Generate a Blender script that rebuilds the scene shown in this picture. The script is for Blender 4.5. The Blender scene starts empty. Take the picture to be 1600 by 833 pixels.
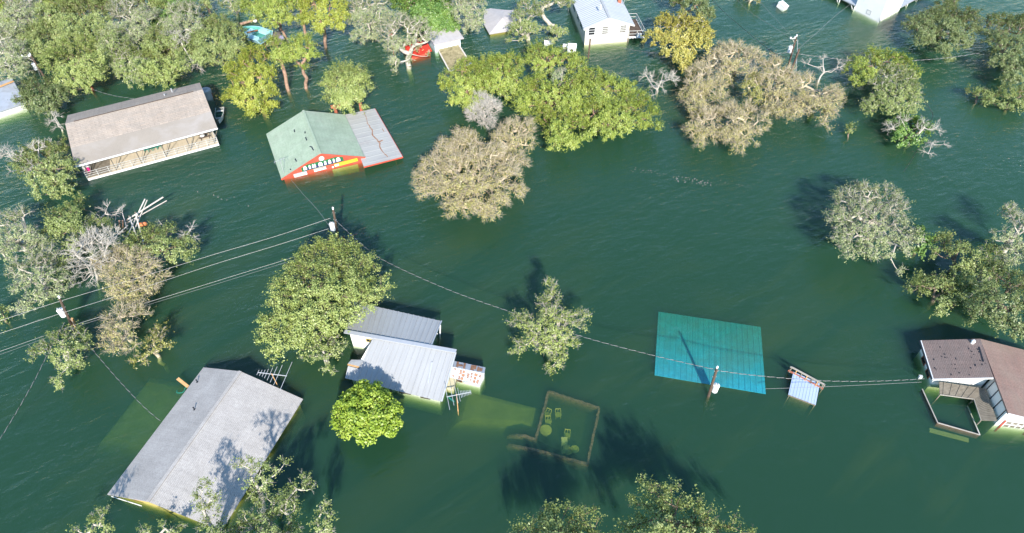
import bpy, bmesh, math, random
import numpy as np
from mathutils import Vector, Matrix

# ------------------------------------------------------------------ camera, light, exposure
S = bpy.context.scene
COL = S.collection
CAM_H, PITCH, FPX = 60.0, math.radians(47.5), 1067.0
cam_d = bpy.data.cameras.new("camera"); cam_d.sensor_width = 36.0; cam_d.lens = 36.0 * FPX / 1600.0
cam_d.clip_start = 0.5; cam_d.clip_end = 5000
cam = bpy.data.objects.new("camera", cam_d); COL.objects.link(cam)
cam.location = (0, 0, CAM_H); cam.rotation_euler = (math.pi / 2 - PITCH, 0, 0)
S.camera = cam

SUN_EL = math.radians(33.0)
SUN_AZ = math.radians(171.0)          # clockwise from +Y: the sun stands behind the camera, slightly to the right
world = bpy.data.worlds.new("World"); S.world = world; world.use_nodes = True
nt = world.node_tree; nt.nodes.clear()
sky = nt.nodes.new("ShaderNodeTexSky"); sky.sky_type = 'NISHITA'; sky.sun_disc = False
sky.sun_elevation = SUN_EL; sky.sun_rotation = SUN_AZ; sky.air_density = 1.8; sky.dust_density = 0.0; sky.ozone_density = 6.0; sky.altitude = 800
bg = nt.nodes.new("ShaderNodeBackground"); bg.inputs[1].default_value = 0.145
wo = nt.nodes.new("ShaderNodeOutputWorld")
nt.links.new(sky.outputs[0], bg.inputs[0]); nt.links.new(bg.outputs[0], wo.inputs[0])
sl = bpy.data.lights.new("sun", 'SUN'); sl.energy = 5.0; sl.angle = math.radians(1.2); sl.color = (1.0, 0.94, 0.85)
sun = bpy.data.objects.new("sun", sl); COL.objects.link(sun)
sd = Vector((math.sin(SUN_AZ) * math.cos(SUN_EL), math.cos(SUN_AZ) * math.cos(SUN_EL), math.sin(SUN_EL)))
sun.rotation_euler = sd.to_track_quat('Z', 'Y').to_euler(); sun.location = sd * 120
S.view_settings.view_transform = 'Standard'; S.view_settings.look = 'None'
S.view_settings.exposure = 0.92; S.view_settings.gamma = 1.0; S.view_settings.use_curve_mapping = False
S.render.engine = 'CYCLES'
cy = S.cycles; cy.max_bounces = 5; cy.diffuse_bounces = 2; cy.glossy_bounces = 2; cy.transmission_bounces = 2
cy.transparent_max_bounces = 10; cy.volume_bounces = 0; cy.use_denoising = True
cy.caustics_reflective = False; cy.caustics_refractive = False
try: cy.denoiser = 'OPENIMAGEDENOISE'
except Exception: pass

# ------------------------------------------------------------------ survey helpers (photograph pixel + height -> metres)
_c, _s = math.cos(PITCH), math.sin(PITCH)
def ray(px, py):
    x = (px - 800.0) / FPX; y = (416.5 - py) / FPX
    return Vector((x, _c + y * _s, -_s + y * _c))
def at(px, py, z=0.0):
    d = ray(px, py); return Vector((0, 0, CAM_H)) + d * ((z - CAM_H) / d.z)
def mpp(p):                                            # metres per photograph pixel at a point
    return (p.y * _c - (p.z - CAM_H) * _s) / FPX
def vplane(px, py, A, B):                              # the point of that ray on the upright plane through A and B
    n = Vector((B.y - A.y, A.x - B.x, 0)); o = Vector((0, 0, CAM_H)); d = ray(px, py)
    return o + d * ((A - o).dot(n) / d.dot(n))
def lerp(a, b, t): return a + (b - a) * t
Z = Vector((0, 0, 1))

# ------------------------------------------------------------------ objects
def tag(o, label=None, cat=None, group=None, kind=None):
    if label: o["label"] = label
    if cat: o["category"] = cat
    if group: o["group"] = group
    if kind: o["kind"] = kind
    return o
def empty(name, loc, label, cat, group=None):
    o = bpy.data.objects.new(name, None); COL.objects.link(o); o.location = loc; o.empty_display_size = 0.3
    return tag(o, label, cat, group)
def copy_tree(o, parent=None):
    c = o.copy(); COL.objects.link(c)
    if parent: c.parent = parent
    for ch in list(o.children): copy_tree(ch, c)
    return c
def origin_of(p):
    v = Vector((0, 0, 0))
    while p: v = v + p.location; p = p.parent
    return v

class MB:
    def __init__(s): s.v = []; s.f = []; s.m = []; s.uv = []
    def face(s, pts, mi=0, uv=None):
        b = len(s.v); s.v += [Vector(p) for p in pts]; s.f.append(list(range(b, b + len(pts)))); s.m.append(mi)
        if uv is None:
            p0 = Vector(pts[0]); e = (Vector(pts[1]) - p0)
            e = e.normalized() if e.length > 1e-9 else Vector((1, 0, 0))
            n = e.cross(Vector(pts[-1]) - p0); n = n.normalized() if n.length > 1e-9 else Z
            g = n.cross(e); uv = [((Vector(p) - p0).dot(e), (Vector(p) - p0).dot(g)) for p in pts]
        s.uv.append(uv)
    def hexa(s, b, t, mi=0):                           # b, t: matching bottom and top loops (counter-clockwise from above)
        n = len(b)
        s.face(t, mi); s.face(b[::-1], mi)
        for i in range(n): j = (i + 1) % n; s.face([b[i], b[j], t[j], t[i]], mi)
    def prism(s, base, z0, z1, mi=0):
        s.hexa([Vector((p[0], p[1], z0)) for p in base], [Vector((p[0], p[1], z1)) for p in base], mi)
    def slab(s, q, th, mi=0):                          # a sheet on the given top corners, thickness downwards
        q = [Vector(p) for p in q]; n = (q[1] - q[0]).cross(q[2] - q[0])
        if n.z < 0: q = [q[0]] + q[1:][::-1]; n = -n
        n.normalize(); s.hexa([p - n * th for p in q], q, mi)
    def box(s, c, x, y, z, mi=0):                      # centre and three half-axis vectors
        c = Vector(c); x = Vector(x); y = Vector(y); z = Vector(z)
        b = [c - x - y - z, c + x - y - z, c + x + y - z, c - x + y - z]; t = [p + z * 2 for p in b]
        if x.cross(y).dot(z) < 0: b = b[::-1]; t = t[::-1]
        s.hexa(b, t, mi)
    def beam(s, p, q, w, h=None, mi=0, upv=None):
        p = Vector(p); q = Vector(q); d = (q - p); L = d.length
        if L < 1e-6: return
        d.normalize(); u = Vector(upv) if upv else (Z if abs(d.z) < .95 else Vector((0, 1, 0)))
        sd_ = d.cross(u).normalized(); u = sd_.cross(d); h = h or w
        s.box((p + q) / 2, d * (L / 2), sd_ * (w / 2), u * (h / 2), mi)
    def tube(s, p, q, r0, r1=None, n=8, mi=0, caps=True):
        p = Vector(p); q = Vector(q); r1 = r0 if r1 is None else r1; d = (q - p).normalized()
        a = d.orthogonal().normalized(); b = d.cross(a)
        A = [p + (a * math.cos(k * 2 * math.pi / n) + b * math.sin(k * 2 * math.pi / n)) * r0 for k in range(n)]
        B = [q + (a * math.cos(k * 2 * math.pi / n) + b * math.sin(k * 2 * math.pi / n)) * r1 for k in range(n)]
        for i in range(n): j = (i + 1) % n; s.face([A[i], A[j], B[j], B[i]], mi)
        if caps: s.face(A[::-1], mi); s.face(B, mi)
    def lathe(s, c, prof, n=16, mi=0, ax=None, x=None):  # prof: (radius, height) pairs
        c = Vector(c); ax = Vector(ax).normalized() if ax else Z; a = ax.orthogonal().normalized(); b = ax.cross(a)
        R = [[c + ax * h + (a * math.cos(k * 2 * math.pi / n) + b * math.sin(k * 2 * math.pi / n)) * max(r, 1e-4) for k in range(n)] for r, h in prof]
        for A, B in zip(R, R[1:]):
            for i in range(n): j = (i + 1) % n; s.face([A[i], A[j], B[j], B[i]], mi)
        s.face(R[0][::-1], mi); s.face(R[-1], mi)
    def corrugated(s, q, pitch=0.45, amp=0.035, th=0.05, mi=0, ribw=0.12):
        # q: eave-start, eave-end, ridge-end, ridge-start; ribs run from eave to ridge
        q = [Vector(p) for p in q]; n = (q[1] - q[0]).cross(q[3] - q[0]).normalized()
        if n.z < 0: n = -n
        L = (q[1] - q[0]).length; k = max(2, int(L / pitch)); T = []
        for i in range(k):
            for f, h in ((0, 0), (.5 - ribw, 0), (.5 - ribw * .5, 1), (.5 + ribw * .5, 1), (.5 + ribw, 0)):
                T.append(((i + f) / k, h))
        T.append((1, 0))
        lo = [lerp(q[0], q[1], t) + n * (amp * h) for t, h in T]; hi = [lerp(q[3], q[2], t) + n * (amp * h) for t, h in T]
        W = (q[3] - q[0]).length
        for i in range(len(T) - 1):
            u0, u1 = T[i][0] * L, T[i + 1][0] * L
            s.face([lo[i], lo[i + 1], hi[i + 1], hi[i]], mi, [(u0, 0), (u1, 0), (u1, W), (u0, W)])
        d = n * th
        s.face([q[3] - d, q[2] - d, q[1] - d, q[0] - d], mi)
        s.face([q[0] - d, q[1] - d, q[1], q[0]], mi); s.face([q[1] - d, q[2] - d, q[2], q[1]], mi)
        s.face([q[2] - d, q[3] - d, q[3], q[2]], mi); s.face([q[3] - d, q[0] - d, q[0], q[3]], mi)
    def build(s, name, mats, parent=None, smooth=False):
        o0 = origin_of(parent); me = bpy.data.meshes.new(name)
        me.from_pydata([tuple(p - o0) for p in s.v], [], s.f)
        mats = mats if isinstance(mats, (list, tuple)) else [mats]
        for m in mats: me.materials.append(m)
        me.polygons.foreach_set("material_index", s.m)
        ul = me.uv_layers.new(name="UVMap"); flat = [c for u in s.uv for p in u for c in p]
        ul.data.foreach_set("uv", flat)
        if smooth: me.polygons.foreach_set("use_smooth", [True] * len(s.f))
        me.update(); ob = bpy.data.objects.new(name, me); COL.objects.link(ob)
        if parent: ob.parent = parent
        return ob

# ------------------------------------------------------------------ materials
class NT:
    def __init__(s, name):
        s.m = bpy.data.materials.new(name); s.m.use_nodes = True; s.t = s.m.node_tree; s.t.nodes.clear()
        s.out = s.n("ShaderNodeOutputMaterial")
    def n(s, t, **kw):
        k = s.t.nodes.new(t)
        for a, b in kw.items(): setattr(k, a, b)
        return k
    def l(s, a, b): s.t.links.new(a, b)
    def val(s, sock, v): sock.default_value = v
    def noise(s, co, scale, detail=6, rough=.6, dist=0):
        k = s.n("ShaderNodeTexNoise"); k.inputs["Scale"].default_value = scale; k.inputs["Detail"].default_value = detail
        k.inputs["Roughness"].default_value = rough; k.inputs["Distortion"].default_value = dist
        if co: s.l(co, k.inputs["Vector"])
        return k.outputs["Fac"]
    def ramp(s, fac, stops):
        k = s.n("ShaderNodeValToRGB"); e = k.color_ramp.elements
        while len(e) < len(stops): e.new(0.5)
        for el, (p, c) in zip(e, stops): el.position = p; el.color = (c[0], c[1], c[2], 1)
        s.l(fac, k.inputs[0]); return k.outputs[0]
    def mix(s, fac, a, b, mode='MIX'):
        k = s.n("ShaderNodeMix", data_type='RGBA', blend_type=mode)
        for sock, v in ((k.inputs[0], fac), (k.inputs[6], a), (k.inputs[7], b)):
            if hasattr(v, "links") or hasattr(v, "is_linked"): s.l(v, sock)
            elif isinstance(v, (int, float)): sock.default_value = v
            else: sock.default_value = (v[0], v[1], v[2], 1)
        return k.outputs[2]
    def math(s, op, a, b=0.0):
        k = s.n("ShaderNodeMath", operation=op)
        for sock, v in ((k.inputs[0], a), (k.inputs[1], b)):
            if isinstance(v, (int, float)): sock.default_value = v
            else: s.l(v, sock)
        return k.outputs[0]
    def co(s, which="Object", scale=None):
        k = s.n("ShaderNodeTexCoord").outputs[which]
        if scale:
            m = s.n("ShaderNodeMapping"); m.inputs["Scale"].default_value = scale; s.l(k, m.inputs[0]); k = m.outputs[0]
        return k
def g3(v): return (v, v, v)
def mat(name, col, rough=.8, var=.18, scale=.8, spec=.3, metal=0.0, stain=None, sscale=.5, srange=(.5, .7), bump=0.0, bscale=8, fine=.12, streak=None):
    t = NT(name); co = t.co()
    c = t.mix(t.ramp(t.noise(co, scale), [(.3, g3(0)), (.7, g3(1))]), [x * (1 - var) for x in col], [min(1, x * (1 + var)) for x in col])
    if fine: c = t.mix(1.0, c, t.ramp(t.noise(co, 14, 3), [(.25, g3(1 - fine)), (.75, g3(1 + fine))]), 'MULTIPLY')
    if stain: c = t.mix(t.ramp(t.noise(co, sscale, 10, .65, .6), [(srange[0], g3(0)), (srange[1], g3(1))]), c, stain)
    if streak:                                         # weathering that runs with the sheet (UV v direction)
        c = t.mix(t.ramp(t.noise(t.co("UV", (3.0, .15, 1)), 1.0, 6), [(.45, g3(0)), (.8, g3(.8))]), c, streak)
    p = t.n("ShaderNodeBsdfPrincipled"); t.l(c, p.inputs["Base Color"])
    p.inputs["Roughness"].default_value = rough; p.inputs["Metallic"].default_value = metal; p.inputs["Specular IOR Level"].default_value = spec
    if bump:
        b = t.n("ShaderNodeBump"); b.inputs["Strength"].default_value = bump; b.inputs["Distance"].default_value = .03
        t.l(t.noise(co, bscale, 4), b.inputs["Height"]); t.l(b.outputs[0], p.inputs["Normal"])
    t.l(p.outputs[0], t.out.inputs[0]); return t.m
def shingle(name, c1, c2, gap, stain, w=.9, h=.16, srange=(.5, .75), sscale=.35):
    t = NT(name); uv = t.co("UV"); co = t.co()
    k = t.n("ShaderNodeTexBrick"); t.l(uv, k.inputs["Vector"]); k.offset = .5
    k.inputs["Color1"].default_value = (*c1, 1); k.inputs["Color2"].default_value = (*c2, 1); k.inputs["Mortar"].default_value = (*gap, 1)
    k.inputs["Scale"].default_value = 1; k.inputs["Mortar Size"].default_value = .018; k.inputs["Mortar Smooth"].default_value = .3
    k.inputs["Brick Width"].default_value = w; k.inputs["Row Height"].default_value = h; k.inputs["Bias"].default_value = 0
    c = t.mix(1.0, k.outputs[0], t.ramp(t.noise(co, .5, 10, .7), [(.3, g3(.85)), (.7, g3(1.12))]), 'MULTIPLY')
    c = t.mix(1.0, c, t.ramp(t.noise(t.co("UV", (1.2, .12, 1)), 1.5, 8, .7), [(.3, g3(.9)), (.75, g3(1.08))]), 'MULTIPLY')
    c = t.mix(t.ramp(t.noise(co, sscale, 10, .7, .4), [(srange[0], g3(0)), (srange[1], g3(.7))]), c, stain)
    c = t.mix(1.0, c, t.ramp(t.noise(co, 9, 2), [(.2, g3(.8)), (.8, g3(1.2))]), 'MULTIPLY')
    p = t.n("ShaderNodeBsdfPrincipled"); t.l(c, p.inputs["Base Color"]); p.inputs["Roughness"].default_value = .9; p.inputs["Specular IOR Level"].default_value = .15
    b = t.n("ShaderNodeBump"); b.inputs["Strength"].default_value = .5; b.inputs["Distance"].default_value = .02
    t.l(k.outputs["Fac"], b.inputs["Height"]); b.invert = True; t.l(b.outputs[0], p.inputs["Normal"])
    t.l(p.outputs[0], t.out.inputs[0]); return t.m
def leafmat(name, stops, trans=.3):
    # per-leaf hue from a stored random number, and slow drifts of colour from clump to clump
    t = NT(name); a = t.n("ShaderNodeAttribute", attribute_name="tint"); co = t.co()
    f = t.math('ADD', t.math('MULTIPLY', a.outputs["Fac"], .6), t.math('MULTIPLY', t.noise(co, .45, 5), .55))
    c = t.ramp(f, stops)
    d = t.n("ShaderNodeBsdfDiffuse"); t.l(c, d.inputs[0]); tr = t.n("ShaderNodeBsdfTranslucent"); t.l(c, tr.inputs[0])
    m = t.n("ShaderNodeMixShader"); m.inputs[0].default_value = trans; t.l(d.outputs[0], m.inputs[1]); t.l(tr.outputs[0], m.inputs[2])
    g = t.n("ShaderNodeBsdfGlossy"); g.inputs["Roughness"].default_value = .45; g.inputs[0].default_value = (1, 1, 1, 1)
    m2 = t.n("ShaderNodeMixShader"); m2.inputs[0].default_value = .035; t.l(m.outputs[0], m2.inputs[1]); t.l(g.outputs[0], m2.inputs[2])
    t.l(m2.outputs[0], t.out.inputs[0]); return t.m

M = {}
M['shingle_grey'] = shingle('grey_shingles', (.36, .34, .325), (.38, .36, .345), (.29, .275, .262), (.305, .285, .272))
M['shingle_tan'] = shingle('tan_shingles', (.365, .30, .245), (.315, .27, .23), (.21, .18, .155), (.28, .245, .21), w=1.2, h=.3)
M['shingle_taupe'] = mat('taupe_roll_roofing', (.275, .24, .203), .9, .06, .3, .1, stain=(.32, .29, .265), sscale=.2)
M['shingle_green'] = shingle('green_shingles', (.305, .38, .275), (.335, .40, .305), (.24, .3, .23), (.33, .35, .28), srange=(.55, .8))
M['shingle_brown'] = shingle('brown_shingles', (.215, .158, .138), (.185, .145, .13), (.11, .08, .08), (.17, .14, .13), srange=(.45, .75))
M['shingle_redbrown'] = shingle('faded_red_brown_shingles', (.26, .165, .135), (.23, .16, .135), (.16, .11, .1), (.22, .175, .14), srange=(.42, .7), sscale=.25)
M['metal_roof'] = mat('pale_sheet_metal', (.35, .355, .36), .5, .05, .4, .4, .15, streak=(.285, .29, .298), fine=.05)
M['metal_white'] = mat('white_sheet_metal', (.385, .40, .43), .5, .04, .4, .5, .15, streak=(.31, .33, .36), fine=.04)
M['metal_carport'] = mat('weathered_tin', (.40, .39, .36), .6, .08, .35, .4, .15, stain=(.27, .22, .2), sscale=.25, srange=(.6, .85), streak=(.33, .31, .31))
M['rust'] = mat('rust', (.28, .145, .085), .9, .35, 3, .2)
M['rusty_tin'] = None
M['white_wall'] = mat('white_siding', (.74, .74, .72), .7, .05, .6, .3, stain=(.6, .6, .55), sscale=.5, srange=(.6, .85), fine=.04)
M['cream_wall'] = mat('cream_siding', (.62, .57, .48), .75, .05, .6, .3, stain=(.5, .46, .38), sscale=.6, srange=(.58, .85), fine=.05)
M['blue_wall'] = mat('pale_blue_board', (.55, .66, .74), .7, .08, .6)
M['red_wall'] = mat('red_board', (.5, .075, .045), .75, .15, .8, stain=(.38, .1, .07), sscale=.9)
M['red_wood'] = mat('red_painted_post', (.36, .12, .07), .8, .2, 2)
M['white_trim'] = mat('white_trim', (.66, .66, .65), .6, .04, 1)
M['fence_rail'] = mat('old_fence_rail', (.33, .30, .26), .8, .15, 2)
M['rail_grey'] = mat('grey_white_rail', (.5, .49, .46), .7, .1, 1)
M['grey_trim'] = mat('grey_trim', (.45, .46, .47), .6, .1, 1)
M['dark_glass'] = mat('dark_glass', (.02, .022, .025), .12, .2, 1, .6)
M['grey_glass'] = mat('curtained_glass', (.2, .19, .17), .2, .3, 3, .6)
M['wood_grey'] = mat('weathered_planks', (.19, .165, .13), .85, .25, 2.5, .2, streak=(.12, .105, .085))
M['wood_deck'] = mat('pale_deck_boards', (.5, .43, .32), .85, .1, 1, .2, streak=(.4, .34, .26))
M['wood_pale'] = mat('bleached_lumber', (.55, .5, .44), .8, .12, 2, .2)
M['wood_pole'] = mat('brown_pole_wood', (.10, .072, .055), .85, .25, 2, .2)
M['wood_raw'] = mat('orange_lumber', (.5, .29, .13), .8, .2, 2, .2)
M['white_metal'] = mat('white_enamel', (.78, .79, .8), .35, .04, 2, .5)
M['galv'] = mat('galvanised_metal', (.36, .365, .37), .6, .1, 2, .3, .1)
M['cable_grey'] = mat('dull_grey_wire', (.2, .2, .2), .7, .1, 2)
M['aluminium'] = mat('aluminium_rod', (.62, .62, .62), .4, .05, 2, .5, .4)
M['cable_light'] = mat('bare_conductor', (.28, .275, .27), .5, .1, 2, .4, .2)
M['cable_dark'] = mat('black_insulation', (.03, .03, .033), .6, .1, 2)
M['teal_roof'] = mat('teal_metal', (.02, .34, .52), .5, .16, 1.3, .4, stain=(.035, .25, .33), sscale=.8, srange=(.42, .75), streak=(.018, .24, .38), fine=.25)
M['teal_seam'] = mat('teal_seam', (.014, .26, .42), .5, .06, .5)
M['concrete'] = mat('submerged_concrete', (.5, .45, .3), .9, .15, .6)
M['pale_slab'] = mat('pale_slab', (.62, .5, .22), .95, .2, .4)
M['stone'] = mat('rough_stone_wall', (.19, .125, .09), .9, .35, 4, .2, stain=(.11, .08, .06), sscale=3, srange=(.45, .6))
M['yellow_wall'] = mat('yellow_board', (.42, .34, .11), .8, .12, .6)
M['algae'] = mat('debris_covered_roof', (.36, .3, .17), .95, .25, .9, .1, stain=(.2, .17, .09), sscale=1.2, srange=(.42, .62), fine=.3)
M['grey_roof_old'] = mat('bleached_roof_felt', (.42, .395, .39), .9, .08, .5, .1, stain=(.33, .3, .29), sscale=.6, srange=(.5, .8), streak=(.35, .33, .32))
M['red_roof'] = mat('red_tin', (.5, .035, .02), .6, .12, 1)
M['maroon_roof'] = mat('faded_maroon_tin', (.24, .07, .05), .7, .15, 1)
M['green_plastic'] = mat('green_plastic', (.02, .16, .12), .5, .1, 2)
M['pink'] = mat('pink_cloth', (.8, .03, .22), .8, .1, 2)
M['orange'] = mat('orange_plastic', (.6, .2, .08), .5, .1, 2)
M['purple'] = mat('lilac_plastic', (.32, .25, .6), .5, .1, 2)
M['ltblue'] = mat('pale_blue_hull', (.36, .6, .7), .5, .1, 1, .4)
M['teal_in'] = mat('teal_deck', (.08, .3, .26), .6, .15, 1)
M['patio_floor'] = mat('silted_paving', (.2, .17, .1), .95, .2, 1)
M['patio_yellow'] = mat('cast_patio_furniture', (.95, .72, .28), .6, .1, 2)
M['sign_green'] = mat('green_sign_board', (.015, .13, .05), .6, .05, 1)
M['sign_blue'] = mat('navy_sign_paint', (.03, .03, .10), .6, .05, 1)
M['sign_yellow'] = mat('yellow_banner', (.85, .48, .03), .6, .05, 1)
M['sign_ink'] = mat('faded_blue_print', (.12, .15, .36), .7, .1, 2)
M['sign_red'] = mat('faded_red_print', (.5, .08, .07), .7, .1, 2)
M['bark'] = mat('grey_brown_bark', (.22, .17, .13), .95, .25, 3, .1, bump=.6)
M['bark_red'] = mat('cedar_bark', (.30, .20, .145), .95, .25, 3, .1, bump=.6)
M['bark_pale'] = mat('pale_bark', (.44, .40, .34), .9, .2, 3, .1, bump=.5)
M['twig_tan'] = mat('bare_tan_twigs', (.49, .415, .30), .9, .25, .8, .1)
M['deadwood'] = mat('bleached_deadwood', (.5, .46, .4), .9, .2, 2, .1, bump=.4)
L = {}
L['oak'] = leafmat('oak_leaves', [(.15, (.115, .16, .048)), (.45, (.23, .29, .085)), (.75, (.34, .39, .13)), (.95, (.47, .49, .22))])
L['oak_light'] = leafmat('light_oak_leaves', [(.15, (.14, .19, .05)), (.45, (.28, .345, .09)), (.75, (.40, .455, .14)), (.95, (.53, .55, .23))])
L['oak_dark'] = leafmat('dark_oak_leaves', [(.15, (.06, .095, .033)), (.5, (.15, .2, .065)), (.9, (.29, .33, .13))])
L['silver'] = leafmat('grey_green_leaves', [(.15, (.13, .17, .07)), (.45, (.25, .3, .125)), (.75, (.37, .41, .19)), (.95, (.5, .51, .3))])
L['cedar'] = leafmat('cedar_sprays', [(.15, (.11, .155, .03)), (.45, (.255, .33, .055)), (.7, (.37, .435, .085)), (.95, (.48, .5, .13))])
L['cedar_gold'] = leafmat('yellow_green_sprays', [(.15, (.14, .17, .03)), (.45, (.3, .35, .05)), (.7, (.43, .46, .075)), (.95, (.56, .55, .12))])
L['lime'] = leafmat('lime_green_leaves', [(.12, (.09, .16, .02)), (.4, (.23, .34, .03)), (.66, (.36, .47, .055)), (.95, (.52, .57, .13))], .33)
L['green'] = leafmat('fresh_green_leaves', [(.15, (.055, .125, .03)), (.5, (.14, .26, .055)), (.85, (.26, .38, .085)), (.97, (.42, .44, .09))])
L['yellow'] = leafmat('yellowing_leaves', [(.15, (.18, .18, .045)), (.45, (.37, .345, .075)), (.75, (.52, .46, .11)), (.95, (.57, .44, .14))])
L['brown'] = leafmat('browned_leaves', [(.2, (.15, .19, .045)), (.4, (.31, .3, .09)), (.65, (.47, .41, .16)), (.95, (.58, .5, .28))])
L['olive'] = leafmat('olive_yellow_leaves', [(.15, (.13, .14, .035)), (.5, (.28, .28, .07)), (.9, (.43, .4, .12))])
# ------------------------------------------------------------------ water and lake bed
def water_material():
    t = NT('murky_green_water')
    geo = t.n("ShaderNodeNewGeometry").outputs["Position"]
    def mapped(rz, sc):                                            # turn first, then stretch along the crests
        m = t.n("ShaderNodeMapping"); m.inputs["Rotation"].default_value = (0, 0, math.radians(rz)); t.l(geo, m.inputs[0])
        k = t.n("ShaderNodeMapping"); k.inputs["Scale"].default_value = sc; t.l(m.outputs[0], k.inputs[0]); return k.outputs[0]
    h1 = t.noise(mapped(-24, (.40, 1.0, 1)), 1.25, 4, .55, .35)    # wind ripples, crests running lower left to upper right
    h2 = t.noise(mapped(-8, (.55, 1.0, 1)), 2.9, 3, .6, .3)
    h3 = t.noise(mapped(-34, (.42, 1.0, 1)), .42, 3, .5, .6)
    calm = t.ramp(t.noise(mapped(-30, (.5, 1, 1)), .045, 4, .6, 1.0), [(.3, g3(.35)), (.7, g3(1.0))])  # gusts and calm patches
    h = t.math('ADD', t.math('ADD', t.math('MULTIPLY', h1, .55), t.math('MULTIPLY', h2, .20)), t.math('MULTIPLY', h3, .75))
    b = t.n("ShaderNodeBump"); b.inputs["Distance"].default_value = .44
    t.l(t.math('MULTIPLY', calm, 1.0), b.inputs["Strength"]); t.l(h, b.inputs["Height"])
    fr = t.n("ShaderNodeFresnel"); bf = t.n("ShaderNodeNewGeometry").outputs["Backfacing"]   # the same gloss seen from above and from below
    t.l(t.math('SUBTRACT', 1.40, t.math('MULTIPLY', bf, 1.40 - 1 / 1.40)), fr.inputs["IOR"]); t.l(b.outputs[0], fr.inputs["Normal"])
    gl = t.n("ShaderNodeBsdfGlossy"); gl.inputs["Roughness"].default_value = .1; gl.inputs[0].default_value = (1, 1, 1, 1); t.l(b.outputs[0], gl.inputs["Normal"])
    tr = t.n("ShaderNodeBsdfTransparent")
    m = t.n("ShaderNodeMixShader"); t.l(fr.outputs[0], m.inputs[0]); t.l(tr.outputs[0], m.inputs[1]); t.l(gl.outputs[0], m.inputs[2])
    sf = t.n("ShaderNodeBsdfDiffuse"); sf.inputs[0].default_value = (.13, .17, .05, 1)          # thin diffuse film of olive patches, imitating tree reflections on the water
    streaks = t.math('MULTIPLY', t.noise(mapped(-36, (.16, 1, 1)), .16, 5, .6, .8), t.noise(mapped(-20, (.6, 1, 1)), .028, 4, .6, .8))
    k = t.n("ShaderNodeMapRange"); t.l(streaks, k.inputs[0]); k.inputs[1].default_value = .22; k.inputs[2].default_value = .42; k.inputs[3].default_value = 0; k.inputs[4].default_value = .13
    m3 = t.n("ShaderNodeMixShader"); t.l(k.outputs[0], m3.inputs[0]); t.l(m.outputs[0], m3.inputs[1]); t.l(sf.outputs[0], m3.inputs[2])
    t.l(m3.outputs[0], t.out.inputs["Surface"])
    # suspended silt: one even medium. sigma_t per metre, albedo per channel
    st = (.60, .50, .85); om = (.076, .258, .132)
    ss = [a * w for a, w in zip(st, om)]; sa = [a * (1 - w) for a, w in zip(st, om)]
    D = max(ss); vs = t.n("ShaderNodeVolumeScatter"); vs.inputs["Color"].default_value = (*[x / D for x in ss], 1); vs.inputs["Density"].default_value = D
    DA = max(sa) * 1.25; va = t.n("ShaderNodeVolumeAbsorption"); va.inputs["Color"].default_value = (*[1 - x / DA for x in sa], 1); va.inputs["Density"].default_value = DA
    ad = t.n("ShaderNodeAddShader"); t.l(vs.outputs[0], ad.inputs[0]); t.l(va.outputs[0], ad.inputs[1]); t.l(ad.outputs[0], t.out.inputs["Volume"])
    return t.m
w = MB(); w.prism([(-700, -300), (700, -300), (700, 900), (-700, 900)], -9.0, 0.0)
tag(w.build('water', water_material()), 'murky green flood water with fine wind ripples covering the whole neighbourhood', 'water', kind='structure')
w = MB(); w.prism([(-690, -290), (690, -290), (690, 890), (-690, 890)], -8.6, -8.0)
tag(w.build('lake_bed', mat('silt', (.12, .11, .07), .95)), 'silty flooded ground under the water', 'ground', kind='structure')
# ------------------------------------------------------------------ buildings
def gable(A, B, C, D, R, R2, parent, roof_mats, th=.14, ridge_cap=None):
    # A-B and D-C are the gable ends, R and R2 the ridge ends
    r = MB(); r.slab([A, R, R2, D], th, 0); r.slab([R, B, C, R2], th, len(roof_mats) - 1)
    ob = r.build('roof', roof_mats, parent)
    if ridge_cap:
        c = MB(); c.beam(R + Z * .03, R2 + Z * .03, .32, .07); c.build('ridge_cap', ridge_cap, ob)
    return ob
def gable_body(A, B, C, D, R, R2, parent, mt, inset=.45, zb=-3.2, drop=.16):
    # walls under the roof: inset pentagon prism
    def ins(P, Q, other_end):                          # slide along the eave and the end
        return P
    e = (D - A).normalized(); e2 = (C - B).normalized()
    a, b, c, d = A + e * inset, B + e2 * inset, C - e2 * inset, D - e * inset
    u = (b - a).normalized(); u2 = (c - d).normalized()
    r = lerp(R, R2, inset / (R2 - R).length); r2 = lerp(R2, R, inset / (R2 - R).length)
    def roofz(P, side, A_, R_):                        # height of the roof underside at a point on the slope
        t = inset / max(.01, (Vector((R_.x, R_.y, 0)) - Vector((A_.x, A_.y, 0))).length); return lerp(A_, R_, t)
    a1 = roofz(a, 0, a, r); b1 = roofz(b, 1, b, r); c1 = roofz(c, 1, c, r2); d1 = roofz(d, 0, d, r2)
    w = MB(); dz = Z * drop
    def low(p): return Vector((p.x, p.y, zb))
    top = [a1 - dz, r - dz, b1 - dz]; top2 = [d1 - dz, r2 - dz, c1 - dz]
    w.face([low(a1), low(b1), b1 - dz, r - dz, a1 - dz]); w.face([low(c1), low(d1), d1 - dz, r2 - dz, c1 - dz])
    w.face([low(d1), low(a1), a1 - dz, d1 - dz]); w.face([low(b1), low(c1), c1 - dz, b1 - dz])
    w.face([a1 - dz, r - dz, r2 - dz, d1 - dz]); w.face([r - dz, b1 - dz, c1 - dz, r2 - dz])
    return w.build('wall', mt, parent), (a1, b1, c1, d1)
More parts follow.
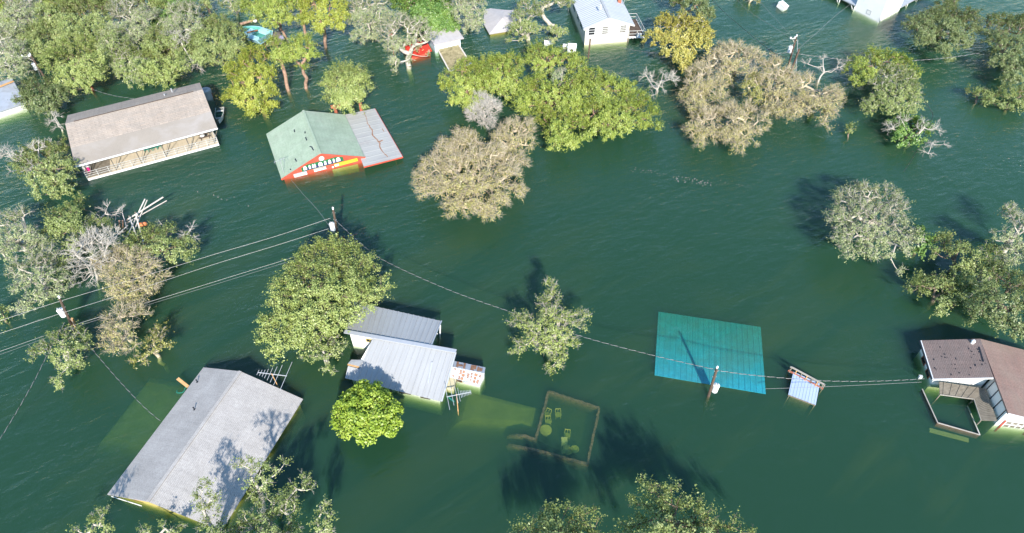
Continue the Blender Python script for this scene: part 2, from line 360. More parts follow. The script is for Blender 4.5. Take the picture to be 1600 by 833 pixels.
def window(parent, c, right, up, w, h, frame_m, glass_m, rows=1, cols=1, bar=.05, fw=.09, out=None, proud=.035):
    # centre of the opening, unit right and up; returns the frame with its pane as a child
    c = Vector(c); right = Vector(right).normalized(); up = Vector(up).normalized(); n = right.cross(up).normalized()
    if out is not None and n.dot(Vector(out)) < 0: n = -n
    f = MB(); d = n * proud
    for sx in (-1, 1): f.box(c + right * (sx * (w / 2 + fw / 2)) + d * .5, right * (fw / 2), up * (h / 2 + fw), d * .5)
    for sy in (-1, 1): f.box(c + up * (sy * (h / 2 + fw / 2)) + d * .5, right * (w / 2), up * (fw / 2), d * .5)
    for i in range(1, rows): f.box(c + up * (h * (i / rows - .5)) + d * .45, right * (w / 2), up * (bar / 2), d * .4)
    for i in range(1, cols): f.box(c + right * (w * (i / cols - .5)) + d * .44, right * (bar / 2), up * (h / 2), d * .38)
    fo = f.build('window', frame_m, parent)
    p = MB(); p.box(c + d * .2, right * (w / 2 - .004), up * (h / 2 - .004), d * .15); p.build('pane', glass_m, fo)
    return fo

# ---- 1. grey shingled house, lower left
def house_grey():
    A, B, C, D = at(317.8, 574, .35), at(473.5, 623.5, .35), at(346.5, 829, .35), at(167.5, 772.5, .35)
    R = vplane(375.6, 580.2, A, B)
    t = (Vector((R.x, R.y, 0)) - Vector((A.x, A.y, 0))).length / (B - A).length
    R2 = lerp(D, C, t); R2.z = R.z
    root = empty('house', (A + C) / 2 * 1.0, 'grey shingled gable roof of a house sunk to its eaves, tree shadows across it', 'house')
    root.location.z = 0
    gable(A, B, C, D, R, R2, root, [M['shingle_grey']], .12, M['shingle_grey'])
    body, (a1, b1, c1, d1) = gable_body(A, B, C, D, R, R2, root, [M['yellow_wall']], .35)
    # painted gable boards showing under the near edge
    e = MB(); n = (D - A).normalized()
    for t0, t1, zz in ((.03, .3, 0),): e.beam(lerp(D, C, t0) - Z * .22, lerp(D, C, t1) - Z * .22, .04, .14)
    e.build('fascia', M['white_trim'], root)
    v = MB(); v.beam(lerp(D, R2, .62) - Z * .28 - n * .1, lerp(D, R2, .98) - Z * .26 - n * .1, .05, .2); v.build('gable_board', M['red_wall'], root)
    nrm = (R - A).cross(D - A).normalized(); nrm = nrm if nrm.z > 0 else -nrm
    for px, py in ((304, 640), (308.5, 597)):
        d = ray(px, py); o = Vector((0, 0, CAM_H)); p = o + d * ((A - o).dot(nrm) / d.dot(nrm))
        q = MB(); q.lathe(p - Z * .1, [(.12, 0), (.12, .12), (.05, .14), (.05, .45), (.08, .46), (.08, .5)], 10); q.build('vent_pipe', M['dark_glass'], root)
    return root
HG = house_grey()

# ---- 2. long tan-roofed house with a railed porch, upper left
def house_tan():
    ze = 2.4
    A, B, C, D = at(117.2, 259.7, ze), at(339.7, 199.9, ze), at(312.3, 129.1, ze + .9), at(105.7, 180, ze + .9)   # front-left, front-right, back-right, back-left
    R = vplane(101.8, 193.5, A, D); t = (Vector((R.x - A.x, R.y - A.y, 0))).length / (Vector((D.x - A.x, D.y - A.y, 0))).length
    R2 = lerp(B, C, t); R2.z = R.z
    root = empty('house', Vector(((A.x + C.x) / 2, (A.y + C.y) / 2, 0)), 'long tan and taupe roofed house with a white railed porch along its front', 'house')
    r = MB(); m1, m2 = lerp(A, R, .42), lerp(B, R2, .42)
    r.slab([A, B, m2, m1], .14, 1); r.slab([m1, m2, R2, R], .14, 0); r.slab([R, R2, C, D], .14, 0)
    ro = r.build('roof', [M['shingle_tan'], M['shingle_taupe']], root)
    c = MB(); a_, b_ = lerp(R, R2, .06), lerp(R, R2, .93); c.beam(a_ + Z * .05, b_ + Z * .05, .12, .05); c.build('ridge_vent', M['wood_pole'], ro)
    fz = MB(); fz.beam(A - Z * .1 + (A - D).normalized() * .02, B - Z * .1 + (B - C).normalized() * .02, .06, .22); fz.build('fascia', M['white_trim'], ro)
    for px, py in ((257.5, 149.5), (268, 141)):
        q = MB(); p = vplane(px, py, lerp(R, D, .4), lerp(R2, C, .4)); q.lathe(p - Z * .3, [(.09, 0), (.09, .5), (.12, .5), (.12, .56)], 8); q.build('vent_pipe', M['galv'], root)
    # body walls under the roof, set back behind the porch
    u = (B - A).normalized(); v = (D - A).normalized(); n = Vector((-v.x, -v.y, 0)).normalized()
    Wd = (D - A).length; Ln = (B - A).length
    def P(s, q, z): w = A + u * s + v * q; w.z = z; return w
    w = MB(); w.prism([P(.8, 2.9, 0), P(Ln - .8, 2.9, 0), P(Ln - .8, Wd - .6, 0), P(.8, Wd - .6, 0)], -3, 2.42); w.build('wall', M['cream_wall'], root)
    for s in (4, 8.5, 13): window(root, P(s, 2.9, 1.2), u, Z, 1.1, 1.1, M['white_trim'], M['dark_glass'], 2, 2, out=n)
    # deck: front edge measured at the waterline
    E1, E2 = at(137.2, 279.8, .3), at(341.8, 224.6, .3)
    d = MB(); b1, b2 = P(.8, 2.86, .3), P(Ln - .8, 2.86, .3); d.slab([E1, E2, b2, b1], .22); d.build('porch_deck', M['wood_deck'], root)
    k = MB(); k.beam(E1 - Z * .1 + n * .05, E2 - Z * .1 + n * .05, .06, .3); k.build('deck_edge', M['white_trim'], root)
    g = MB(); gl = lerp(E1, E2, .0); q0 = lerp(E1, E2, .004); q1 = lerp(E1, E2, .165)
    back = (b1 - E1)
    for i in range(22):                                # old slatted boards at the left end
        a = lerp(q0, q1, (i + .5) / 22); g.beam(a + Z * .02 + back.normalized() * .25, a + back * .95 + Z * .02, .13, .03)
    g.build('slatted_boards', M['wood_grey'], root)
    for z in (.42, .74, 1.06):
        rl = MB(); a, b = E1 - n * .04 + Z * z, E2 - n * .04 + Z * z; rl.beam(a, b, .04, .04); rl.beam(a, b1 + Z * z - back * .35, .04, .04); rl.beam(b, b2 + Z * z - back * .35, .04, .04)
        rl.build('rail', M['rail_grey'], root)
    for i in range(13):
        a = lerp(E1, E2, i / 12) - n * .04; q = MB(); q.beam(a, a + Z * 1.06, .05); q.build('rail_post', M['rail_grey'], root)
    for i in range(6):                                 # roof posts with slanting braces
        a = lerp(E1, E2, .02 + .19 * i); top = Vector((a.x, a.y, 2.2)) - n * .35
        q = MB(); q.beam(a - n * .35, top, .1); q.beam(a - n * .35 + Z * .25, top + u * .9, .06); q.build('porch_post', M['wood_grey'], root)
    return root, E1, E2, n, u, back
HT, E1, E2, HN, HU, HBACK = house_tan()

def porch_chair():
    root = empty('porch_chair', (0, 0, 0), 'dark green porch armchair', 'chair', 'green chairs on the porch')
    s = MB(); s.box((0, 0, .42), (.27, 0, 0), (0, .26, 0), (0, 0, .03)); s.build('seat', M['green_plastic'], root)
    b = MB(); b.box((0, .28, .78), (.27, 0, 0), (0, .03, .05), (0, -.06, .36)); b.build('backrest', M['green_plastic'], root)
    for sx in (-1, 1):
        a = MB(); a.box((sx * .29, 0, .62), (.035, 0, 0), (0, .27, 0), (0, 0, .02)); a.build('armrest', M['green_plastic'], root)
        for sy in (-1, 1):
            l = MB(); l.beam((sx * .24, sy * .22, 0), (sx * .24, sy * .22, .4), .05); l.build('leg', M['green_plastic'], root)
    return root
pc = porch_chair()
chair_labels = ['dark green porch chair at the left end of the row under the eave', 'dark green porch chair second from the left in the row under the eave',
                'dark green porch chair third from the left in the row under the eave', 'dark green porch chair at the right end of the row under the eave']
for i, px in enumerate((229.5, 235.5, 243, 249.5)):
    o = pc if i == 0 else copy_tree(pc)
    o.location = at(px, 236.8 - (px - 229) * .27, .31); o.rotation_euler.z = math.atan2(HN.x, -HN.y); o["label"] = chair_labels[i]
def porch_table(px, py):
    p = at(px, py, .31); root = empty('picnic_table', p, 'reddish brown picnic table with benches at the right end of the porch', 'table')
    a = HU; b = Vector((-a.y, a.x, 0))
    t = MB(); t.box(p + Z * .74, a * .75, b * .4, Z * .03); t.build('tabletop', M['wood_pole'], root)
    for s in (-1, 1):
        q = MB(); q.box(p + Z * .45 + b * (s * .7), a * .75, b * .14, Z * .025); q.build('bench', M['wood_pole'], root)
        l = MB(); l.beam(p + a * (s * .55) + b * .7, p + a * (s * .55) - b * .1 + Z * .72, .08); l.beam(p + a * (s * .55) - b * .7, p + a * (s * .55) + b * .1 + Z * .72, .08); l.build('leg', M['wood_pole'], root)
    return root
porch_table(320, 214)
c = MB(); p = at(316, 212.5, 1.05); c.lathe(p, [(.3, 0), (.34, .05), (.2, .12)], 10); tag(c.build('cloth_bundle', M['white_trim']), 'crumpled white cloth lying on the porch picnic table', 'cloth')
c = MB(); p = at(138.5, 268.3, .34); c.lathe(p, [(.3, 0), (.36, .25), (.28, .55), (.05, .6)], 10); tag(c.build('cushion', M['pink']), 'bright pink bundle behind the rail at the left end of the porch', 'cushion')
c = MB(); p = at(136.5, 264.5, .34); c.lathe(p, [(.45, 0), (.5, .5), (.3, .8), (.02, .85)], 10); tag(c.build('cooler', M['white_trim']), 'rounded white cooler beside the pink bundle on the porch', 'cooler')

# ---- 3. green-roofed red bar with signs, and its carport
def house_bar():
    A, B, C, D = at(439.6, 280, .35), at(570.5, 245.6, 1.05), at(538.6, 178.8, 1.05), at(415.8, 209.4, .35)  # front-left, front-right ...
    R = vplane(500.8, 240.6, A, B); R2 = vplane(473.8, 172.6, D, C)
    root = empty('bar_building', Vector(((A.x + C.x) / 2, (A.y + C.y) / 2, 0)), 'red walled bar with a pale green gable roof and sign boards on its front', 'building')
    gable(A, B, C, D, R, R2, root, [M['shingle_green']], .14, M['shingle_green'])
    e = (A - D).normalized(); n = Vector((e.x, e.y, 0)).normalized(); u = (B - A); u.z = 0; u.normalize(); L = Vector((B.x - A.x, B.y - A.y, 0)).length
    # gable front, set back a little under the roof edge
    ins = .45
    w = MB(); a, b, r = A - n * ins, B - n * ins, R - n * ins
    a2, b2, r2 = D + n * ins, C + n * ins, R2 + n * ins; dz = Z * .17
    sh = .5
    def lo(p): return Vector((p.x, p.y, -3))
    aa, bb = lerp(a, r, .06), lerp(b, r, .06); aa2, bb2 = lerp(a2, r2, .06), lerp(b2, r2, .06)
    w.face([lo(aa), lo(bb), bb - dz, r - dz, aa - dz]); w.face([lo(bb2), lo(aa2), aa2 - dz, r2 - dz, bb2 - dz])
    w.face([lo(aa2), lo(aa), aa - dz, aa2 - dz]); w.face([lo(bb), lo(bb2), bb2 - dz, bb - dz])
    w.build('wall', M['red_wall'], root)
    f = MB()
    for p, q in ((A, R), (R, B)): f.beam(p - Z * .08 + n * .03, q - Z * .08 + n * .03, .06, .26)
    f.build('fascia', M['red_wall'], root)
    # boards on the gable: placed on the upright plane of the front wall
    fo = Vector((a.x, a.y, 0)) + n * .06
    def W(px, py): return vplane(px, py, fo, fo + u)
    def board(p0, p1, hgt, mt, name='sign_board', th=.05):
        a_, b_ = W(*p0), W(*p1); q = MB(); q.beam(a_ + n * th / 2, b_ + n * th / 2, th, hgt); return q.build(name, mt, root), a_ + n * th, b_ + n * th
    sb, a_, b_ = board((470.6, 264.3), (536, 247), .95, M['sign_green'])
    q = MB(); q.beam(lerp(a_, b_, .05) + n * .01 - Z * .17, lerp(a_, b_, .95) + n * .01 - Z * .17, .02, .42); q.build('navy_band', M['sign_blue'], sb)
    q = MB()                                           # worn white lettering: tall rounded capitals, no longer legible
    rr = random.Random(4); xs = [.09, .2, .28, .33, .455, .57, .675, .775, .88]; wd = [.09, .055, .05, .035, .11, .06, .075, .05, .11]; 
    for x, wv in zip(xs, wd):
        c_ = lerp(a_, b_, x) + n * .012; hw = wv * (b_ - a_).length * .45
        prof = [(-1, -.28), (1, -.28), (1, .05), (.8, .26), (.35, .36), (-.35, .36), (-.8, .26), (-1, .05)]
        inner = [c_ + (b_ - a_).normalized() * (hw * X) + Z * Y for X, Y in prof]; q.hexa(inner, [p + n * .015 for p in inner])
    q.build('lettering', M['white_trim'], sb)
    q = MB()
    for x, wv in zip(xs, wd):
        c_ = lerp(a_, b_, x) + n * .03; hw = wv * (b_ - a_).length * .45
        q.box(c_ - Z * .1, (b_ - a_).normalized() * hw * .5, Z * .06, n * .004); q.box(c_ + Z * .12 + u * hw * .2, (b_ - a_).normalized() * hw * .25, Z * .07, n * .004)
    q.build('lettering_ink', M['sign_ink'], sb)  # blue ink marks across the letter faces
    q = MB(); c_ = W(502.3, 247.6); q.lathe(c_, [(.36, 0), (.36, .06), (.3, .07)], 24, ax=n); rd = q.build('round_sign', M['white_trim'], root)
    q = MB(); q.lathe(c_ + n * .068, [(.15, 0), (.15, .012)], 16, ax=n); q.build('emblem', M['wood_pale'], rd)
    for p0, p1, hgt, mt, ink in (((459.3, 275), (479.4, 269.6), .55, 'white_trim', 'sign_ink'), ((490.6, 266.4), (509.3, 261.4), .5, 'white_trim', 'sign_red'), ((522.5, 258.7), (558.6, 249), .5, 'sign_yellow', 'orange')):
        sb2, a_, b_ = board(p0, p1, hgt, M[mt], 'banner')
        q = MB(); rr = random.Random(len(ink))
        for row, s in ((.1, .8), (-.1, .9)):
            x = .08
            while x < .92:
                wv = rr.uniform(.012, .03); q.box(lerp(a_, b_, x) + n * .006 + Z * row, (b_ - a_) * (wv / 2), Z * rr.uniform(.04, .06), n * .005); x += wv + rr.uniform(.012, .022)
        q.build('banner_print', M[ink], sb2)
        if mt == 'white_trim':
            q = MB(); q.beam(a_ + n * .005 + Z * (hgt / 2 - .05), b_ + n * .005 + Z * (hgt / 2 - .05), .008, .06); q.build('banner_border', M[ink], sb2)
        else:
            q = MB(); q.box(lerp(a_, b_, .1) + n * .012, (b_ - a_) * .09, Z * .17, n * .004); q.build('banner_panel', M['white_trim'], sb2)
    q = MB(); q.lathe(W(520, 260.6), [(.13, 0), (.15, .1), (.08, .2)], 10, ax=n); q.build('wall_lamp', M['white_metal'], root)
    # yellow panels below the waterline on the right
    q = MB(); a_, b_ = W(520, 268), W(559, 257); a_.z = b_.z = -.8; q.beam(a_ + n * .03, b_ + n * .03, .05, 1.3); q.build('yellow_panel', M['yellow_wall'], root)
    # dark streaks of missing shingles
    nrm = (R - A).cross(D - A).normalized(); nrm = nrm if nrm.z > 0 else -nrm; o = Vector((0, 0, CAM_H))
    def onroof(px, py): d = ray(px, py); return o + d * ((A - o).dot(nrm) / d.dot(nrm))
    q = MB()
    for pts in (((459.6, 202.5), (460.4, 206.5)), ((476.5, 205.5), (476.8, 208.5)), ((477.5, 214.5), (479.3, 219.5)), ((483.8, 229), (487.5, 229.8)), ((487, 229.6), (490, 235)), ((461, 248), (463.5, 252.5)), ((453, 264), (454.5, 265.5))):
        q.beam(onroof(*pts[0]) + nrm * .012, onroof(*pts[1]) + nrm * .012, .16, .02, upv=nrm)
    q.build('torn_shingles', M['dark_glass'], root)
    # little roof aerial
    q = MB(); b0 = onroof(443.6, 270.5); t0 = b0 + Z * 1.9 - n * .2; q.tube(b0 - Z * .1, t0, .035, .03, 6); q.tube(t0 - u * .8, t0 + u * .7 - n * .5, .025, .025, 5)
    for s in (-.7, -.3, .1, .5): q.tube(t0 + u * s - n * .5, t0 + u * s + n * .5, .018, .018, 5)
    q.build('roof_aerial', M['galv'], root)
    # carport
    K = [at(538, 179.2, .95), at(585.5, 169.4, .55), at(629, 244.8, .55), at(568.3, 260.2, .95)]
    K[0].z = .93
    r = MB(); q1 = [K[3], K[0], K[1], K[2]]
    r.corrugated([K[0], K[3], K[2], K[1]], 1.1, .018, .06)
    cr = r.build('carport_roof', M['metal_carport'], root)
    q = MB(); q.beam(K[3] - Z * .1 + n * .04, K[2] - Z * .1 + n * .04, .05, .2); q.beam(K[2] - Z * .1 + u * .04, K[1] - Z * .1 + u * .04, .05, .16); q.build('carport_fascia', M['red_wall'], cr)
    q = MB(); kn = (K[1] - K[0]).cross(K[3] - K[0]).normalized(); kn = kn if kn.z > 0 else -kn
    def onk(px, py): d = ray(px, py); return o + d * ((K[0] - o).dot(kn) / d.dot(kn)) + kn * .035
    path = [(568.5, 174), (572, 183), (573.6, 190), (577, 196), (581, 202), (581.5, 209), (585, 214.5), (590, 219), (594, 224), (593.5, 230), (597, 236), (601, 241), (606, 246)]
    rr = random.Random(3)
    for i, (p0, p1) in enumerate(zip(path, path[1:])):
        m0 = ((p0[0] + p1[0]) / 2 + rr.uniform(-1.2, 1.2), (p0[1] + p1[1]) / 2 + rr.uniform(-1, 1)); wv = .03 + .07 * math.sin(math.pi * i / 12) + rr.uniform(0, .09)
        q.beam(onk(*p0), onk(*m0), wv, .02, upv=kn); q.beam(onk(*m0), onk(*p1), wv * .8, .024, upv=kn)
    q.beam(onk(592, 222), onk(598, 219.5), .2, .022, upv=kn); q.beam(onk(597, 201), onk(600, 206), .08, .022, upv=kn)
    q.build('leaf_litter_streak', M['rust'], cr)
    for px, py in ((590, 180), (620, 238), (570, 252)):
        p = at(px, py, .3); q = MB(); q.beam(Vector((p.x, p.y, -3)) - u * .3, Vector((p.x, p.y, .5)) - u * .3, .12); q.build('carport_post', M['red_wood'], cr)
    return root
house_bar()
def timber_post(p_lo, p_hi, h, label, mt='red_wood', wd=.3, arm=None):
    b = at(*p_lo, 0); t = at(*p_hi, h); root = empty('timber_post', b, label, 'post')
    q = MB(); q.beam(b - (t - b) * (3 / max(.5, t.z)), t, wd, wd, upv=(0, 1, 0)); q.build('shaft', M[mt], root)
    if arm:
        q = MB(); q.beam(at(*arm[0], h), at(*arm[1], h), wd, wd * .9); q.build('cross_beam', M[mt], root)
    return root
timber_post((526.2, 179), (523.5, 167), 1.5, 'red timber post with a cross beam behind the green roofed bar', wd=.42, arm=((517, 167.6), (538, 162.6)))
timber_post((564.8, 172.5), (562.9, 161.5), 1.3, 'plain red timber post at the back edge of the tin carport', wd=.4)
timber_post((145, 140.5), (140, 131.5), 1.1, 'short rusty orange post standing in open water behind the tan roof', wd=.32)
timber_post((919.5, 88.5), (922.3, 61), 3.1, 'brown post leaning in front of the cream house wall', 'wood_pole', .24)

# ---- 4. sheet-metal house in the middle with its rusty shed
def house_metal():
    zr = 2.3
    RL, RR = at(538.5, 518.5, zr), at(712.8, 549.5, zr)        # front edge of the back roof (the step)
    BL_, BR_ = at(580, 477.5, 1.5), at(690, 501.8, 1.5)        # back eave
    root = empty('house', at(620, 560, 0), 'pale blue house under two stepped silver sheet metal roofs', 'house')
    RM = at(671.2, 541.2, zr)
    r = MB()
    r.corrugated([BL_ + (BL_ - BR_) * .28, BR_, lerp(RL, RR, .775), RL], .58, .06, .08)
    r.build('back_roof', M['metal_roof'], root)
    F0, F1, F2, F3 = at(582.6, 527.5, zr - .12), at(712.2, 551.2, zr - .12), at(690.2, 627.6, .45), at(553.5, 594.3, .45)
    W0, W1 = at(539.2, 591, .45), at(543.8, 572, .98)
    f = MB(); f.corrugated([F3, F2, F1, F0], .58, .06, .08); fr = f.build('front_roof', M['metal_roof'], root)
    e = (F0 - F3)
    t = (W1 - W0).length / e.length
    f = MB(); f.corrugated([W0, F3, lerp(F3, F0, t), W1], .58, .06, .08); f.build('wing_roof', M['metal_roof'], root)
    c = MB(); c.beam(RL + Z * .06, RR + Z * .06, .42, .12); c.build('ridge_flashing', M['metal_white'], root)
    c = MB(); c.beam(F1 + Z * .06, F2 + Z * .06, .16, .1); c.beam(BR_ + Z * .05, lerp(RL, RR, .775) + Z * .05, .12, .09); c.build('rake_trim', M['metal_white'], root)
    u = (RR - RL).normalized(); v = Vector((-u.y, u.x, 0)); n = -v
    def drop(p, z): return Vector((p.x, p.y, z))
    # back block walls
    b0, b1, b2, b3 = RL + u * .5 + v * .25, lerp(RL, RR, .775) - u * .5 + v * .25, BR_ - u * .6 + n * .4, BL_ + n * .4 + (BL_ - BR_) * .2
    w = MB(); w.hexa([drop(p, -3) for p in (b0, b1, b2, b3)], [drop(b0, 2.18), drop(b1, 2.18), drop(b2, 1.45), drop(b3, 1.45)]); w.build('wall', M['blue_wall'], root)
    # white south wall left of the front roof
    wf = MB(); s0, s1 = b0 + n * .1, b0 + n * .1 + u * 3.3; wf.beam(drop(s0, .6) + n * .05, drop(s1, .6) + n * .05, .1, 3.0); wf.build('white_panel', M['white_wall'], root)
    window(root, drop(lerp(s0, s1, .72), 1.45) + n * .11, u, Z, 1.15, .42, M['yellow_wall'], M['dark_glass'], 1, 3, out=n)
    d = MB(); d.box(drop(lerp(s0, s1, .7), -.25) + n * .12, u * .6, Z * .75, n * .03); d.build('door', M['wood_pale'], root)
    # front block walls
    g0, g1, g2, g3_ = W0 + u * .5 + v * .35, F2 - u * .35 + v * .35, F1 - u * .35 + n * .2, F0 + n * .2 + (F0 - F1) * .0
    w = MB(); w.hexa([drop(p, -3) for p in (g0, g1, g2, g3_)], [drop(g0, .42), drop(g1, .42), drop(g2, 2.05), drop(g3_, 2.05)]); w.build('wall', M['white_wall'], root)
    for k, tt in enumerate((.4, .62, .84)):
        p = lerp(W0, F2, tt) + v * .33; window(root, drop(p, -.02), u, Z, 1.5, .62, M['white_trim'], [M['dark_glass'], M['wood_pole'], M['wood_pole']][k], 1, 1, out=n)
    # stub of wall with rusty top behind the wing
    w = MB(); a, b = at(545, 566, 1.15), at(566, 569.5, 1.15); a2, b2_ = at(549, 562, 1.25), at(569, 562.5, 1.25)
    w.hexa([drop(p, -3) for p in (W1 + v * .1, lerp(F3, F0, t) + v * .1, b2_, a2)], [W1 + v * .1 + Z * .3, lerp(F3, F0, t) + v * .1 + Z * .3, b2_, a2]); w.build('stub_wall', M['metal_roof'], root)
    w = MB(); w.beam(W1 + Z * .22 + v * .08, lerp(F3, F0, t) + Z * .22 + v * .08, .2, .12); w.build('rusty_edge', M['wood_raw'], root)
    q = MB(); pa = lerp(lerp(F3, F0, .28), lerp(F2, F1, .28), .8); pb = lerp(lerp(F3, F0, .72), lerp(F2, F1, .72), .77)
    nn = (F2 - F3).cross(F0 - F3).normalized(); nn = nn if nn.z > 0 else -nn
    q.beam(pa + nn * .06, pb + nn * .06, .2, .07, upv=nn); q.build('patch_strip', M['metal_white'], fr)
    # white brace at the back right corner
    q = MB(); p = at(684.5, 526, .1); q.beam(drop(p, -2), BR_ + n * .5 - Z * .08, .12); q.beam(drop(p, .6), drop(p, .6) - u * .7, .08); q.build('porch_brace', M['white_trim'], root)
    q = MB(); q.box(at(703.5, 601, -.15), u * .55, v * .7, Z * .5); q.build('tank', M['concrete'], root)
    return root
house_metal()
def shed_rusty():
    zr = 1.25
    A, B = at(703, 590, .42), at(750.2, 601.5, .42)            # front eave
    R, R2 = at(705.5, 572.6, zr), at(756.6, 583.4, zr)
    T, T2 = at(707, 563.5, 1.0), at(758.6, 574.2, 1.0)
    root = empty('shed', at(730, 590, 0), 'small white metal shed with rust striped roof beside the silver roofed house', 'shed')
    r = MB(); r.corrugated([A, B, R2, R], .4, .03, .05); r.corrugated([T2, T, R, R2], .4, .03, .05)
    ro = r.build('roof', M['metal_white'], root)
    rr = random.Random(9)
    q = MB(); n1 = (B - A).cross(R - A).normalized(); n2 = (R2 - R).cross(T - R).normalized(); n2 = n2 if n2.z > 0 else -n2
    for x, y0, y1, wv in ((.13, .75, .95, .16), (.1, .15, .3, .2), (.3, .05, .35, .3), (.31, .5, .9, .25), (.4, .05, .95, .36), (.56, .3, .75, .28), (.66, .15, .9, .18), (.78, .05, .92, .36), (.9, .05, .4, .34), (.91, .6, .85, .22)):
        k = 3
        for j in range(k):
            a = y0 + (y1 - y0) * j / k; b = y0 + (y1 - y0) * (j + .75) / k; ox = rr.uniform(-.012, .012)
            q.beam(lerp(lerp(A, B, x + ox), lerp(R, R2, x + ox), a) + n1 * .035, lerp(lerp(A, B, x + ox), lerp(R, R2, x + ox), b) + n1 * .035, wv * rr.uniform(.6, 1), .012, upv=n1)
    for x, y0, y1, wv in ((.17, .1, .95, .22), (.26, .3, .6, .5), (.38, .05, .95, .22), (.62, .05, .9, .34), (.7, .3, .95, .25), (.8, .1, .8, .2), (.88, .2, .7, .3)):
        q.beam(lerp(lerp(R, R2, x), lerp(T, T2, x), y0) + n2 * .035, lerp(lerp(R, R2, x), lerp(T, T2, x), y1) + n2 * .035, wv, .012, upv=n2)
    q.build('rust_stripes', M['rust'], ro)
    def dr(p, z): return Vector((p.x, p.y, z))
    u = (B - A).normalized(); v = Vector((-u.y, u.x, 0))
    w = MB(); a, b, b2, a2 = A + u * .1 + v * .12, B - u * .08 + v * .12, T2 - u * .08 - v * .1, T + u * .1 - v * .1; m, m2 = lerp(R, R, 0) + u * .1, R2 - u * .08
    w.face([dr(a, -3), dr(b, -3), dr(b, .38), dr(a, .38)]); w.face([dr(b2, -3), dr(a2, -3), dr(a2, .93), dr(b2, .93)])
    w.face([dr(b, -3), dr(b2, -3), dr(b2, .93), dr(m2, zr - .08), dr(b, .38)]); w.face([dr(a2, -3), dr(a, -3), dr(a, .38), dr(m, zr - .08), dr(a2, .93)])
    w.build('wall', M['white_wall'], root)
    window(root, lerp(a, b, .2) + Z * -.3, u, Z, 1.0, .35, M['wood_raw'], M['wood_pole'], out=-v)
    return root
shed_rusty()

# ---- 5. submerged teal roof, small timber shed
def roof_teal():
    q = [at(1022.8, 586, -.2), at(1196.5, 615.5, -.16), at(1188.6, 511, -.72), at(1028.8, 487, -.78)]
    root = empty('submerged_building', Vector((0, 0, 0)) + at(1110, 550, -1), 'bright teal metal roof lying just under the water surface', 'building')
    root.location.z = -1
    r = MB(); r.corrugated(q, .55, .012, .06); ro = r.build('roof', M['teal_roof'], root)
    s = MB(); nn = (q[1] - q[0]).cross(q[3] - q[0]).normalized(); k = 19
    for i in range(k):
        a = lerp(q[0], q[1], (i + .5) / k) + nn * .02; b = lerp(q[3], q[2], (i + .5) / k) + nn * .02; s.beam(a, b, .02, .022)
    s.build('seam', M['teal_seam'], ro)
    w = MB(); c = (q[0] + q[1] + q[2] + q[3]) / 4; p = [lerp(c, x, .8) for x in q]
    w.hexa([Vector((x.x, x.y, -5)) for x in p], [x - Z * .1 for x in p]); w.build('wall', M['wood_grey'], root)
roof_teal()
def shed_small():
    q = [at(1231.8, 616.2, .14), at(1274.6, 632.6, .14), at(1281, 599.4, .6), at(1239.8, 581, .6)]
    root = empty('shed', at(1257, 608, 0), 'tiny shed with pale blue ribbed roof and a timber beam along its back', 'shed')
    r = MB(); r.corrugated(q, .3, .03, .05); r.build('roof', mat('pale_blue_tin', (.30, .37, .52), .55, .06, 1, streak=(.26, .32, .45)), root)
    t = MB(); a, b = at(1235, 572.8, .8), at(1289.5, 601.8, .8); t.beam(a, b, .12, .14); t.build('top_beam', M['fence_rail'], root)
    d = (b - a).normalized(); n = Vector((d.y, -d.x, 0))
    t = MB(); t.beam(a + n * .4 - Z * .25, b + n * .35 - Z * .25, .12, .14); t.build('rafter_plate', M['red_wood'], root)
    for i in range(7):
        p = lerp(a, b, .05 + .15 * i); t = MB(); t.beam(p - Z * .08, p + n * .55 - Z * .3, .1, .1); t.build('rafter', M['wood_raw' if i % 2 else 'wood_grey'], root)
    for p in (lerp(a, b, .02), lerp(a, b, .98), q[0] + d * .1, q[1] - d * .1):
        t = MB(); t.beam(Vector((p.x, p.y, -3)), Vector((p.x, p.y, p.z - .1)), .11); t.build('post', M['wood_grey'], root)
    t = MB(); t.beam(q[0] - Z * .1 + n * .03, q[1] - Z * .1 + n * .03, .05, .12); t.build('fascia', M['wood_grey'], root)
    w = MB(); c = (q[0] + q[1] + q[2] + q[3]) / 4; p = [lerp(c, x, .74) for x in q]
    w.hexa([Vector((x.x, x.y, -3)) for x in p], [x - Z * .1 for x in p]); w.build('wall', M['wood_grey'], root)
shed_small()

